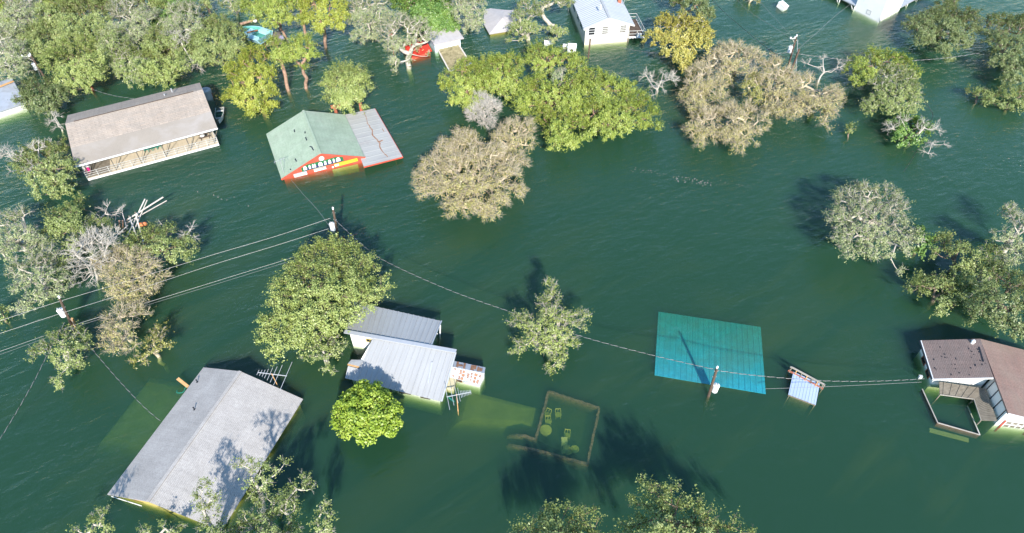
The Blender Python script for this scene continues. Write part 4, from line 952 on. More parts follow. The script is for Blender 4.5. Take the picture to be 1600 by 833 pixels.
cable([(-30, 530, 4.2), (0, 521, 4.2), (96, 489.5, 3.9), (210, 454, 3.4), (330, 414.5, 3.3), (430, 384, 3.7), (513, 357.5, 4.3)], 'middle bare wire between the left pole and the leaning pole')
cable([(-30, 558, 3.4), (0, 549, 3.4), (108, 511, 2.8), (150, 497, 2.9), (260, 463.5, 2.6), (370, 429.5, 2.8), (460, 401.5, 3.2), (534, 377, 1.9)], 'lowest thick pale wire running into the crown of the big oak', .015)
cable([(-30, 563, 3.2), (0, 554, 3.2), (108, 515, 2.6), (150, 500.5, 2.7), (260, 467.5, 2.4), (370, 434, 2.6), (460, 405.5, 3.0), (534, 380, 1.8)], 'thin grey wire hanging just under the thick pale wire', .014, mt='cable_grey')
cable([(523, 343, 4.4), (560, 377, 3.9), (600, 407, 3.6), (700, 452.5, 3.1), (795, 486.5, 2.9), (862, 510, 2.9), (925, 530.5, 3.0), (1025, 556.5, 3.5), (1115, 577, 4.2)], 'long twisted service cable from the leaning pole to the teal roof pole', .019, True)
cable([(1116, 578, 4.2), (1165, 585, 3.6), (1240, 592, 3.0), (1300, 595.5, 2.6), (1370, 595.5, 2.1), (1446, 592, 1.3)], 'twisted service cable from the teal roof pole to the white house', .018, True)
cable([(1196, 607.5, .6), (1260, 605.5, 1.2), (1340, 602, 1.0), (1440, 597, 1.0)], 'thin dark line below the cable to the white house', .018, mt='cable_grey')
cable([(110, 498, 3.2), (133, 532, 2.6), (180, 588, 1.9), (222, 633, 1.4), (250, 657.5, 1.0)], 'twisted cable from the left pole down to the grey shingled roof', .018, True)
cable([(101, 504, 3.4), (75, 552, 2.6), (55, 592, 2.2), (25, 645, 1.8), (-10, 702, 1.5)], 'twisted cable from the left pole towards the lower left picture edge', .018, True)
cable([(60, 100, 4.2), (100, 122, 3.4), (140, 138, 3.0), (175, 149, 2.9), (214, 155, 3.0)], 'twisted cable from the top left pole to the tan roof', .019, True)
cable([(52, 93, 4.2), (66, 125, 2.0), (80, 152, .6)], 'slack wire hanging down from the top left pole', .02)
cable([(455, 281, .8), (475, 305, 2.2), (497, 329, 3.4), (516, 356, 4.0)], 'thin wire from the red bar gable to the leaning pole', .014)
cable([(1142, -10, 5.5), (1170, 17, 5.2), (1205, 40, 5.1), (1241, 63, 5.1)], 'left thin wire from the top picture edge to the crossarm pole', .014, mt='cable_grey')
cable([(1176, -10, 5.5), (1205, 22, 5.2), (1237, 57, 5.2)], 'right thin wire from the top picture edge to the crossarm pole', .014, mt='cable_grey')
cable([(1105, -8, 3.5), (1135, 22, 3.6), (1175, 56, 3.7), (1208, 82, 3.8), (1230, 90, 3.8)], 'slack dark pair of wires above the bare tan trees', .03, mt='cable_dark')
cable([(1196, 87, 3.2), (1230, 82.5, 3.8), (1260, 86, 3.5), (1330, 94.5, 2.9), (1400, 95.5, 2.7), (1470, 91.5, 3.2), (1530, 83, 3.8)], 'twisted cable from the crossarm pole past the top of the dark tree', .019, True)
cable([(1245, 78, 4.5), (1272, 55, 3.6), (1305, 25, 3.2), (1332, 4, 3.6)], 'thin wire from the slanting brace pole to the white block house', .02, mt='cable_grey')
cable([(945, 69, .6), (965, 73.5, .9), (1000, 80, 1.5), (1035, 84, 2.2)], 'twisted cable sagging from the cream house into the yellow tree', .019, True)
cable([(1444, 158, 2.0), (1454, 172, 1.0), (1456, 186, .3), (1430, 240, .15), (1412, 268, .05)], 'black cable trailing over the water beside the dead white branches', .03, mt='cable_dark')

# ---- 13. aerials
def yagi(a, b, foot, top, els, label, z, rod=.024):
    root = empty('tv_aerial', at(*foot, 0), label, 'aerial', 'rooftop television aerials'); A, B = at(*a, z), at(*b, z); m = MB(); m.beam(A, B, .06); m.build('boom', M['aluminium'], root)
    f, t = at(*foot, .2), at(*top, z); m = MB(); m.tube(f - (t - f) * .5, t + (t - f).normalized() * .1, .045, .04, 8); m.build('mast', M['wood_raw'], root)
    d = (B - A).normalized(); s = d.cross(Z).normalized(); m = MB()
    for k, half in els: c = lerp(A, B, k); m.tube(c - s * half, c + s * half, rod, rod, 5)
    m.build('elements', M['aluminium'], root); return root
yagi((698, 620.2), (736, 612.6), (715.4, 638.5), (713.5, 617), [(.02, 1.5), (.22, 1.1), (.4, .95), (.5, .8), (.58, .42), (.64, .38), (.7, .35), (.76, .32), (.82, .3), (.88, .28), (.94, .26), (.99, .24)], 'silver television aerial standing in water beside the silver roofed house', 1.6)
yagi((403, 582), (448, 587.5), (436, 607), (425, 585), [(.0, .3), (.1, .35), (.2, .4), (.3, .55), (.42, .75), (.55, .95), (.7, 1.2), (.98, 1.7)], 'bare television aerial at the far corner of the grey shingled roof', 2.0)

# ---- 14. debris
def plank_pile():
    beams = [((198, 371, .1), (226.5, 311, 1.5), .3), ((204, 373, .15), (230, 312.5, 1.3), .25), ((196, 345, .6), (255, 308, 1.8), .36), ((197, 349, .45), (260.5, 313.5, 1.1), .24),
             ((201.5, 337.5, 1.2), (218.5, 383.5, .2), .32), ((211, 331.5, 1.5), (225, 382.5, .2), .32), ((190.5, 331, .9), (199, 358.5, .3), .18), ((165, 384, .2), (200, 352, .7), .26), ((172, 394, .1), (208, 380, .4), .16)]
    labs = ['long bleached beam standing steeply in the lumber tangle', 'thinner bleached beam leaning beside the steepest beam of the tangle', 'thick bleached beam reaching farthest out over the water at upper right',
            'slender pale board below the thick beam that reaches over the water', 'left of the two bleached legs slanting down to the green tree', 'right of the two bleached legs slanting down to the green tree',
            'short thin upright board at the left of the lumber tangle', 'pale board slanting down left into the dead branches', 'thin low board lying nearest the green tree at left']
    for (a, b, wd), lb in zip(beams, labs):
        wd *= .44; q = MB(); q.beam(at(*a), at(*b), wd, wd * .6); q.beam(at(*a) + Z * .01, lerp(at(*a), at(*b), .06) + Z * .01, wd * 1.04, wd * .62, mi=1)
        tag(q.build('bleached_beam', [M['wood_pale'], M['wood_grey']]), lb, 'beam', 'bleached lumber tangle')
    for px, lb in ((186.5, 'left rusty post in the water under the lumber tangle'), (191.5, 'right rusty post in the water under the lumber tangle')):
        q = MB(); q.tube(at(px + 2, 366, -2), at(px, 345, 1.3), .12, .11, 8); tag(q.build('rusty_post', M['bark_red']), lb, 'post', 'rusty posts by the lumber')
    q = MB(); a, b = at(216, 351.5, .05), at(229.5, 349.5, .15); ax = b - a; q.lathe(a, [(.1, 0), (.22, .08), (.26, .3), (.26, ax.length - .2), (.18, ax.length), (.05, ax.length + .03)], 12, ax=ax); tag(q.build('canoe_float', M['orange']), 'orange tube float drifting against the bleached lumber', 'float')
plank_pile()
q = MB(); q.beam(at(277.5, 591.5, .5), at(294, 604.5, .15), .3, .14); q.beam(at(277.5, 591.5, .57), at(280, 593.5, .55), .32, .05); tag(q.build('loose_plank', M['wood_raw']), 'orange plank poking out at the far left edge of the grey roof', 'plank')
q = MB(); strand(q, smooth([at(293, 602, .2), at(289, 607, .05), at(287, 612, -.02), at(281, 614, .02), at(276.5, 613.5, .05), at(277, 610, .05)]), .05); tag(q.build('garden_hose', M['green_plastic']), 'green hose curling in the water by the orange plank', 'hose')
q = MB(); q.box(at(704.8, 624, .02), (.35, -.3, 0), (.05, .06, 0), (0, 0, .03)); tag(q.build('green_strap', M['green_plastic']), 'small green strap floating under the aerial in the water', 'strap')
q = MB(); q.lathe(at(115, 297, .0), [(.25, 0), (.3, .3), (.2, .35)], 10); tag(q.build('bucket', M['green_plastic']), 'green bucket floating at the right foot of the leafy tree at left', 'bucket')

# ---- 15. the flooded walled patio
def patio():
    zt = -.58
    pts = [(795, 680.5), (820, 680.5), (836.8, 686.8), (857.3, 611.2), (936.5, 637.5), (917.8, 725.2), (868, 710.5), (820, 699.2), (794, 695)]
    zs = [-1.0, -.45, zt, zt, zt, zt, zt - .02, -.4, -1.0]
    root = empty('garden_wall', at(880, 670, -1), 'low rough stone wall outlining a sunken square patio', 'wall')
    root.location.z = -1.5
    def run(ids):
        q = MB(); rr = random.Random(ids[0])
        for i, j in zip(ids, ids[1:]):
            a, b = at(*pts[i], zs[i]), at(*pts[j], zs[j]); L_ = (b - a).length; k = max(2, int(L_ / .33)); d = (b - a).normalized(); s = d.cross(Z).normalized()
            for m in range(k):                         # individual stones along the top
                c = lerp(a, b, (m + .5) / k) + s * rr.uniform(-.03, .03) - Z * (.2 - rr.uniform(0, .05)); q.box(c, d * (L_ / k * .47), s * rr.uniform(.09, .13), Z * .2)
            q.beam(a - Z * .95, b - Z * .95, .2, 1.3)
        return q
    run([2, 3, 4, 5, 6]).build('wall', M['stone'], root); run([2, 1, 0]).build('entrance_wall', M['stone'], root); run([6, 7, 8]).build('entrance_wall', M['stone'], root)
    q = MB(); c = [at(*pts[i], -2.15) for i in (2, 3, 4, 5)]; q.slab(c, .2); tag(q.build('patio_slab', M['patio_floor']), 'flooded paved floor inside the square stone walled patio', 'patio', kind='structure')
    p = at(852.8, 672, -1.3); t = empty('patio_table', Vector((p.x, p.y, -2.1)), 'round yellowish patio table under the murky water', 'table')
    q = MB(); q.lathe(p - Z * .04, [(.58, 0), (.6, .02), (.6, .05), (.52, .055)], 28); q.build('tabletop', M['patio_yellow'], t)
    q = MB(); q.lathe(Vector((p.x, p.y, -2.1)), [(.3, 0), (.06, .05), (.05, .85)], 12); q.build('pedestal', M['patio_yellow'], t)
    def chair(px, py, ang, label):
        p = at(px, py, -1.6); o = empty('patio_chair', (0, 0, 0), label, 'chair', 'drowned patio chairs')
        s = MB(); s.box((0, 0, .45), (.27, 0, 0), (0, .27, 0), (0, 0, .03)); s.build('seat', M['patio_yellow'], o)
        for x in (-.25, 0, .25): b = MB(); b.beam((x, .27, .45), (x, .36, 1.0), .05); b.build('back_spindle', M['patio_yellow'], o)
        b = MB(); b.beam((-.27, .36, 1.0), (.27, .36, 1.0), .06); b.build('top_rail', M['patio_yellow'], o)
        for x in (-1, 1):
            a = MB(); a.beam((x * .28, -.25, .68), (x * .28, .3, .68), .06); a.build('armrest', M['patio_yellow'], o)
            for y in (-1, 1): l = MB(); l.beam((x * .25, y * .25, 0), (x * .25, y * .25, .45), .05); l.build('leg', M['patio_yellow'], o)
        o.location = (p.x, p.y, -2.05); o.rotation_euler.z = ang; return o
    c0 = chair(856.5, 659, .1, 'drowned patio chair tucked just behind the round table')
    for px, py, a, lb in ((855.5, 647.5, -.5, 'drowned patio chair farthest up the left wall of the sunken patio'), (872, 648, .05, 'drowned patio chair by itself near the back of the sunken patio'), (886, 680.5, -.15, 'drowned patio chair in the middle of the sunken patio')):
        o = copy_tree(c0); p = at(px, py, -1.6); o.location = (p.x, p.y, -2.05); o.rotation_euler.z = a; o["label"] = lb
    p = at(882, 694, -1.25); o = empty('lounge_chair', Vector((p.x, p.y, -2.05)), 'drowned pale lounge chair near the front of the sunken patio', 'lounge chair')
    q = MB(); q.box(p + Vector((.0, .25, .1)), (.3, 0, 0), (0, .35, .2), (0, -.02, .03)); q.build('backrest', M['concrete'], o)
    q = MB(); q.box(p + Vector((.1, -.45, -.25)), (.3, 0, 0), (.12, .42, 0), (0, 0, .03)); q.build('seat', M['concrete'], o)
    for x in (-.25, .25): q = MB(); q.beam(p + Vector((x, -.6, -.85)), p + Vector((x, .1, -.2)), .05); q.build('leg', M['concrete'], o)
    for px, py, lb in ((888, 708, 'left drowned round planter by the front wall of the patio'), (897.5, 705.5, 'right drowned round planter by the front wall of the patio')):
        q = MB(); q.lathe(at(px, py, -2.05), [(.25, 0), (.36, .5), (.42, .52), (.36, .54), (.3, .4)], 16); tag(q.build('planter', M['patio_yellow']), lb, 'planter', 'drowned planters')
patio()
# pale slabs added under the surface for lighter olive patches
def sunken_slab(c, z, label, name, mt='pale_slab'):
    top = [at(x, y, z) for x, y in c]; m = sum(top, Vector((0, 0, 0))) / len(top)      # edges slope down to imitate the soft blur of murky water
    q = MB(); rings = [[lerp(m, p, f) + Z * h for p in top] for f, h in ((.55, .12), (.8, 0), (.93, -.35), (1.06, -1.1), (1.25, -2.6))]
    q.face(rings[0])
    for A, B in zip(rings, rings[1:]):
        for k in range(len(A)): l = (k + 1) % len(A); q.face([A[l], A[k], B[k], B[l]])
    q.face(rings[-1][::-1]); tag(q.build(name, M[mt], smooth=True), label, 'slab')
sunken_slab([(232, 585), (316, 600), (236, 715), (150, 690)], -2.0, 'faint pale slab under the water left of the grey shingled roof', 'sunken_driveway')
sunken_slab([(722, 604), (848, 636), (846, 672), (706, 662)], -1.75, 'faint olive slab under the water between the aerial and the patio', 'olive_slab')
# pale flecks imitating sun glitter on the water, with foam and leaves
def flecks():
    rr = random.Random(11); q = MB()
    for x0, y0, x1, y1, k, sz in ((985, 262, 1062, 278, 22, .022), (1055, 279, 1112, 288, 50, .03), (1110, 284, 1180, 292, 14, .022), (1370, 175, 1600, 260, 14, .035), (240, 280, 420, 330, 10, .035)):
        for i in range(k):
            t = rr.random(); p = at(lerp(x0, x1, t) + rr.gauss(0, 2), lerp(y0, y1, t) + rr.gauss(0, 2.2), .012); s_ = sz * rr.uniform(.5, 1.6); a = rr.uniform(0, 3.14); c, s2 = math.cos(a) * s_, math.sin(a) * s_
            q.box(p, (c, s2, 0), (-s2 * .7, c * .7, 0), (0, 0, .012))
    tag(q.build('glitter_foam_flecks', M['wood_pale']), 'scattered pale flecks of imitated sun glitter, foam and leaves on the open water', 'foam', kind='stuff')
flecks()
# ------------------------------------------------------------------ trees
def mesh_np(name, verts, quads, mats, parent, tint=None, smooth=False):
    me = bpy.data.meshes.new(name); nv, nf = len(verts), len(quads)
    me.vertices.add(nv); me.vertices.foreach_set("co", np.asarray(verts, np.float32).ravel())
    me.loops.add(nf * 4); me.loops.foreach_set("vertex_index", np.asarray(quads, np.int32).ravel())
    me.polygons.add(nf); me.polygons.foreach_set("loop_start", np.arange(0, nf * 4, 4, dtype=np.int32))
    try: me.polygons.foreach_set("loop_total", np.full(nf, 4, np.int32))
    except Exception: pass
    if smooth: me.polygons.foreach_set("use_smooth", np.ones(nf, bool))
    me.materials.append(mats)
    if tint is not None:
        a = me.attributes.new("tint", 'FLOAT', 'FACE'); a.data.foreach_set("value", np.asarray(tint, np.float32))
    me.update(calc_edges=True); o = bpy.data.objects.new(name, me); COL.objects.link(o); o.parent = parent
    return o
def unit(a): return a / np.maximum(np.linalg.norm(a, axis=-1, keepdims=True), 1e-9)
def tubes(p0, p1, r0, r1, n=5):
    d = unit(p1 - p0); ref = np.where(np.abs(d[:, 2:3]) > .9, np.array([[1., 0, 0]]), np.array([[0, 0, 1.]])); a = unit(np.cross(d, ref)); b = np.cross(d, a)
    th = np.arange(n) * 2 * np.pi / n; ring = a[:, None, :] * np.cos(th)[None, :, None] + b[:, None, :] * np.sin(th)[None, :, None]
    v = np.concatenate([p0[:, None] + ring * r0[:, None, None], p1[:, None] + ring * r1[:, None, None]], 1).reshape(-1, 3)
    k = np.arange(n); j = (k + 1) % n; q = np.stack([k, j, j + n, k + n], 1)
    return v, (q[None] + (np.arange(len(p0)) * 2 * n)[:, None, None]).reshape(-1, 4)
def leaves(c, nrm, size, rng, asp=.55):
    n = unit(nrm + rng.normal(0, .55, c.shape)); a = unit(np.cross(n, rng.normal(0, 1, c.shape))); b = np.cross(n, a)
    s = (size * rng.uniform(.65, 1.35, len(c)))[:, None]
    v = np.stack([c - a * s * .5, c + b * s * asp * .5 + n * s * .06, c + a * s * .5, c - b * s * asp * .5 + n * s * .06], 1).reshape(-1, 3)
    return v, np.arange(len(v)).reshape(-1, 4)
def vnoise(p, seed):                                    # cheap smooth noise in [-1, 1]
    r = np.random.default_rng(seed); o = np.zeros(len(p))
    for k in range(6): w = r.normal(0, 1, 3) * (.5 + .35 * k); o += np.sin(p @ w + r.uniform(0, 6.28)) / (1 + .4 * k)
    return o / 2.6

# kind: leaf material, bark, clump spacing, clump radius, leaves per clump, leaf size, crown height factor, twigs per clump, gap, shoots per clump
KIND = {
    'oak':      ('oak', 'bark', .84, .70, 112, .19, .55, 2, .13, 8),
    'oak_light': ('oak_light', 'bark', .92, .78, 120, .19, .55, 2, .24, 7),
    'oak_star': ('oak_light', 'bark_pale', .78, .64, 74, .17, .55, 6, .2, 6),
    'oak_dark': ('oak_dark', 'bark', .84, .70, 112, .19, .55, 2, .11, 8),
    'oak_open': ('oak', 'bark_pale', .82, .66, 92, .185, .55, 4, .2, 7),
    'silver':   ('silver', 'bark_pale', .80, .68, 66, .17, .55, 7, .3, 6),
    'cedar':    ('cedar', 'bark_red', 1.0, .76, 175, .19, .5, 1, .18, 10),
    'cedar_tall': ('cedar_gold', 'bark_red', .9, .72, 165, .19, .55, 1, .13, 10),
    'cedar_green': ('cedar', 'bark_red', .9, .72, 165, .19, .55, 1, .13, 10),
    'lime':     ('lime', 'bark', .76, .56, 105, .24, .75, 0, .06, 0),
    'green':    ('green', 'bark', .84, .68, 100, .24, .5, 0, .08, 7),
    'yellow':   ('yellow', 'bark_pale', .86, .68, 90, .24, .6, 2, .14, 7),
    'brown':    ('brown', 'twig_tan', .84, .80, 52, .165, .55, 13, .4, 6),
    'olive':    ('olive', 'twig_tan', .82, .68, 70, .19, .5, 6, .18, 7),
    'dead':     (None, 'deadwood', .85, .6, 0, 0, .55, 8, .2, 0),
    'dead_fine': (None, 'deadwood', .7, .6, 0, 0, .6, 16, .1, 0),
}
TREES = []
OW = 'oak wood at the top left'
def tree(kind, label, lobes, base=None, seed=0, top=None, group=None, name=None, zmin=.05, dens=1.0, trunk=None):
    lm, bm, sp, rc, nl, ls, hf, tw, gap, ns = KIND[kind]
    gf = 1.22 if group == OW else 1.12; lobes = [(l[0], l[1], l[2] * gf + .5) + tuple(l[3:]) for l in lobes] if not kind.startswith('dead') else lobes
    rng = np.random.default_rng(1000 + seed * 7919 + len(label)); sp = sp / math.sqrt(dens)
    # lobes in the photograph -> spheres in metres
    g = [at(l[0], l[1], 1.5) for l in lobes]; rr = [l[2] * mpp(p) for l, p in zip(lobes, g)]
    cx = np.average([[p.x, p.y] for p in g], axis=0, weights=[r * r for r in rr])
    Rt = max(np.hypot(p.x - cx[0], p.y - cx[1]) + r for p, r in zip(g, rr)); Ht = top if top else min(6.5, max(1.2, hf * 1.75 * Rt))
    cen, rad = [], []
    for l, p, r in zip(lobes, g, rr):
        d = np.hypot(p.x - cx[0], p.y - cx[1]) / max(Rt, .1)
        z = l[3] if len(l) > 3 else max(r * .25, (Ht - r * .85) * (1 - .55 * d * d))
        q = at(l[0], l[1], z); cen.append((q.x, q.y, q.z)); rad.append(l[2] * mpp(q))
    cen = np.array(cen); rad = np.array(rad)
    C = []
    for i, (c, r) in enumerate(zip(cen, rad)):          # clump centres: shell mostly, some inside
        n = int(3.4 * 4 * math.pi * r * r / (math.pi * sp * sp) * .62) + 10
        d = unit(rng.normal(0, 1, (n, 3))); d[:, 2] = np.where(d[:, 2] < -.35, -d[:, 2], d[:, 2])
        f = np.where(rng.random(n) < .78, rng.uniform(.74, 1.04, n), rng.uniform(.3, .74, n))
        w = 1 + .20 * vnoise(d * 2.4 + i * 3.1, seed * 13 + i) + .10 * vnoise(d * 6, seed + 5 * i)
        p = c + d * (r - rc * .45 if r > rc * 1.2 else r * .6) * (f * w)[:, None] * np.array([1, 1, .82])
        keep = (p[:, 2] > zmin) & (rng.random(n) > gap * .6) & (vnoise(p * 1.1, seed * 3 + 1) > -1.15 + gap * 1.7)
        for j, (c2, r2) in enumerate(zip(cen, rad)):
            if j != i: keep &= ~((np.linalg.norm((p - c2) / np.array([1, 1, .82]), axis=1) < r2 * .62) & (rng.random(n) < .85))
        C.append(p[keep])
    C = np.concatenate(C)
    # thin to an even spacing
    order = rng.permutation(len(C)); C = C[order]; out = []
    for p in C:
        if len(out) == 0 or np.min(np.sum((np.asarray(out[-700:]) - p) ** 2, 1)) > (sp * .70) ** 2: out.append(p)
    C = np.array(out)
    # trunk base and crown base
    if base is not None: b0 = at(*base, 0); bx = np.array([b0.x, b0.y, -3.0])
    else:
        k = np.argmin(cen[:, 1] * .3 + np.hypot(cen[:, 0] - cx[0], cen[:, 1] - cx[1])); bx = np.array([cx[0] * .7 + cen[k, 0] * .3, cx[1] * .7 + cen[k, 1] * .3, -3.0])
    mc = np.average(cen, axis=0, weights=rad ** 2); zc = max(-.6, cen[:, 2].min() * .35) if base is None else max(.6, (cen[:, 2] - rad * .8).min())
    cb = bx * .55 + mc * .45; cb[2] = zc
    if base is not None: cb = bx + (mc - bx) * min(.7, (zc + 3) / max(.5, mc[2] + 3)); cb[2] = zc
    N = [bx]; P = [-1]
    m = 7
    for k in range(1, m + 1): N.append(bx + (cb - bx) * k / m + rng.normal(0, .10, 3) * np.array([1, 1, 0])); P.append(len(N) - 2)
    root_id = len(N) - 1
    for c, r in sorted(zip(cen, rad), key=lambda q: np.linalg.norm(q[0] - cb)):   # limbs to each lobe
        arr = np.array(N[root_id:]); s = root_id + int(np.argmin(np.linalg.norm(arr - c, axis=1) + .35 * np.linalg.norm(arr - cb, axis=1))); p0 = N[s]; L_ = np.linalg.norm(c - p0); k = max(2, int(L_ / .8)); prev = s
        for q in range(1, k + 1):
            t = q / k; pos = p0 + (c - p0) * t + np.array([0, 0, -.12 * L_ * math.sin(math.pi * t)]) + rng.normal(0, .09 * min(1, L_ / 3), 3) * (t < 1)
            N.append(pos); P.append(prev); prev = len(N) - 1
    if len(C):
        dist = np.linalg.norm(C - cb, axis=1); C = C[np.argsort(dist)]
    cap = 1500; nd = np.zeros((len(N) + 2 * len(C) + 5, 3)); nd[:len(N)] = N; cnt = len(N); P = list(P); cid = []
    for p in C:
        d = np.linalg.norm(nd[root_id:cnt] - p, axis=1) + .22 * np.linalg.norm(nd[root_id:cnt] - cb, axis=1)
        s = root_id + int(np.argmin(d)); L_ = np.linalg.norm(p - nd[s])
        if L_ > .5:
            nd[cnt] = nd[s] * .5 + p * .5 + rng.normal(0, .13 * L_, 3); P.append(s); s = cnt; cnt += 1
        nd[cnt] = p; P.append(s); cid.append(cnt); cnt += 1
    nd = nd[:cnt]; P = np.array(P); wgt = np.ones(cnt)
    for i in range(cnt - 1, 0, -1): wgt[P[i]] += wgt[i]
    tip = {'dead': .024, 'dead_fine': .02, 'silver': .03, 'oak_open': .024, 'brown': .034, 'olive': .022}.get(kind, .016)
    rt = trunk if trunk else min(.17, .06 + .02 * Rt) if kind.startswith('dead') else min(.42, .11 + .035 * Rt)
    ex = math.log(max(rt / tip, 1.5)) / math.log(max(wgt[1], 3)); R = np.minimum(tip * wgt ** max(.3, ex), rt)
    idx = np.arange(1, cnt); p0, p1 = nd[P[idx]], nd[idx]; r1 = R[idx]; r0 = np.minimum(R[P[idx]], r1 * 1.7)
    o = Vector((bx[0], bx[1], 0)); off = np.array([bx[0], bx[1], 0.])
    root = empty(name or ('dead_tree' if kind.startswith('dead') else 'tree'), o, label, 'dead tree' if kind.startswith('dead') else 'tree', group)
    big = r1 > .06
    v1, q1 = tubes(p0[big] - off, p1[big] - off, r0[big], r1[big], 8); v2, q2 = tubes(p0[~big] - off, p1[~big] - off, r0[~big], r1[~big], 4)
    mesh_np('trunk', np.concatenate([v1, v2]), np.concatenate([q1, q2 + len(v1)]), M[bm], root, smooth=True)
    cid = np.array(cid, int); outw = unit(C - np.average(cen, axis=0, weights=rad ** 2) + np.array([0, 0, .4])) if len(C) else C
    if tw and len(C):                                   # fine forked twigs at every clump
        par = nd[P[cid]]; dirs = unit(nd[cid] - par + outw * .4)
        a = np.repeat(nd[cid], tw, 0); dd = unit(np.repeat(dirs, tw, 0) + rng.normal(0, .62, (len(a), 3)) + np.array([0, 0, .12])); ln = rng.uniform(.35, .95, len(a))[:, None] * (1.25 if kind in ('dead', 'dead_fine', 'brown') else .9)
        m1 = a + dd * ln * .5 + rng.normal(0, .04, a.shape); e1 = a + dd * ln + rng.normal(0, .08, a.shape); d2 = unit(dd + rng.normal(0, .6, a.shape)); e2 = m1 + d2 * ln * .5; e3 = m1 + unit(dd + rng.normal(0, .6, a.shape)) * ln * .42
        t0 = np.full(len(a), {'dead': .022, 'dead_fine': .018, 'brown': .016, 'olive': .015}.get(kind, .015)); 
        vs, qs, b_ = [], [], 0
        for s0, s1, f0, f1 in ((a, m1, 1, .75), (m1, e1, .75, .4), (m1, e2, .6, .35), (m1, e3, .6, .35)):
            v, q = tubes(s0 - off, s1 - off, t0 * f0, t0 * f1, 3); vs.append(v); qs.append(q + b_); b_ += len(v)
        mesh_np('twigs', np.concatenate(vs), np.concatenate(qs), M[bm], root)
    if nl and len(C):
        k = rng.integers(int(nl * .6), int(nl * 1.4) + 1, len(C)); a = np.repeat(C, k, 0); ow = np.repeat(outw, k, 0); sc = np.repeat(rng.uniform(.7, 1.3, len(C)), k)
        if ns:                                          # leafy shoots fanning outwards from the clump
            n_, m_ = len(C), len(a); sd_ = unit(outw[:, None, :] * .75 + rng.normal(0, .62, (n_, ns, 3)) + np.array([0, 0, .15])); sl = rng.uniform(.55, 1.45, (n_, ns))
            ci = np.repeat(np.arange(n_), k); si = rng.integers(0, ns, m_); g = sd_[ci, si]; u = rng.random(m_) ** .75
            p = a + g * (u * sl[ci, si] * rc * sc * 1.25 - .15)[:, None] + rng.normal(0, 1, a.shape) * (rc * (.26 - .13 * u))[:, None]
            ow = unit(g * .35 + ow * .55 + unit(p - a) * .3)
        else:
            g = unit(rng.normal(0, 1, a.shape)) * (rng.random((len(a), 1)) ** .45); p = a + (g - ow * np.sum(g * ow, 1, keepdims=True) * .2) * rc * sc[:, None]; ow = unit(g * .9 + ow * .5)
        keep = p[:, 2] > -.25; p, ow = p[keep], ow[keep]
        tint = np.clip(np.repeat(rng.normal(.5, .13, len(C)), k)[keep] + rng.normal(0, .17, len(p)), 0, 1)
        v, q = leaves(p - off, ow + np.array([0, 0, .35]), ls, rng, .7 if kind in ('lime', 'green', 'yellow') else .58)
        mesh_np('crown', v, q, L[lm], root, tint)
    TREES.append((len(C), kind)); return root

T = tree
# top-left wood
T('cedar', 'bright yellow green treetop in the very top left corner', [(12, 8, 26), (2, 30, 16)], seed=1, group=OW)
T('silver', 'pale twiggy tree just right of the top left corner', [(45, 10, 28), (40, 38, 28), (22, 50, 18)], seed=2, group=OW)
T('cedar_green', 'small bright green crown amid the oaks near the top left', [(86, 6, 15), (94, 20, 8)], seed=3, group=OW)
T('oak', 'olive oak above the white crossarm pole at top left', [(62, 62, 24), (70, 80, 16), (48, 72, 18)], seed=4, group=OW)
T('silver', 'grey green oak touching the left edge above the bluish roof', [(8, 62, 24), (18, 88, 24), (5, 112, 20), (30, 106, 18)], seed=5, group=OW)
T('oak', 'broad olive oak in the heart of the top left wood', [(118, 22, 26), (150, 18, 28), (122, 52, 26), (150, 48, 26), (104, 64, 14)], seed=6, group=OW)
T('oak_light', 'olive oak right of the crossarm pole with drooping front edge', [(108, 88, 24), (135, 82, 26), (86, 100, 18), (112, 118, 22), (140, 112, 24), (126, 134, 16), (150, 124, 16)], seed=7, group=OW)
T('silver', 'twiggy grey green tree between the olive oaks at the top', [(200, 24, 28), (228, 38, 26), (192, 56, 22), (218, 62, 18)], seed=8, group=OW)
T('green', 'dark fresh green tree peeking out behind grey green crowns at the top', [(262, 12, 22), (285, 18, 20), (250, 32, 14)], seed=9, group=OW)
T('silver', 'grey green oak at the top just left of the blue water gap', [(290, 22, 20), (292, 46, 22), (308, 52, 12), (272, 50, 16)], seed=10, group=OW)
T('oak_open', 'oak hanging over water behind the tan roof, left one', [(200, 90, 24), (220, 110, 22), (212, 126, 16), (192, 108, 14)], seed=11, group=OW)
T('oak_light', 'oak hanging over water behind the tan roof, right one', [(248, 92, 24), (268, 104, 22), (240, 116, 18), (258, 124, 14), (282, 110, 14)], seed=12, group=OW)
T('dead', 'bare white branches between the oaks behind the tan roof', [(283, 66, 16), (268, 58, 12), (304, 102, 13)], seed=13)
T('oak', 'rounded olive oak left of the pale blue boat', [(338, 46, 24), (358, 62, 24), (334, 76, 26), (356, 88, 22), (320, 66, 20), (372, 78, 12), (316, 92, 14)], seed=14, group=OW)
T('oak_open', 'oak crown cut by the top edge left of the cedars', [(360, 4, 16), (376, 14, 14)], seed=15)
T('oak', 'thin oak limb leaning over the blue water gap at the top', [(322, 8, 10), (316, -4, 12)], base=(334, 24), seed=16)
T('oak_dark', 'dark round oak beside the bluish flat roof at the left edge', [(68, 152, 30), (48, 156, 18), (92, 150, 16), (70, 168, 18), (84, 136, 14)], seed=17)
T('dead', 'small bare white tree at the left end of the tan roof', [(86, 186, 12), (92, 198, 10), (84, 174, 7)], seed=18)
T('oak', 'olive oak at the top edge beside the small bright green crown', [(100, -4, 22), (72, 20, 14), (78, 42, 18), (128, -2, 20)], seed=101, group=OW)
T('oak_open', 'grey green oak squeezed in front of the twiggy tree in the top left wood', [(176, 76, 18), (184, 62, 16), (170, 96, 14), (166, 62, 14)], seed=102, group=OW)
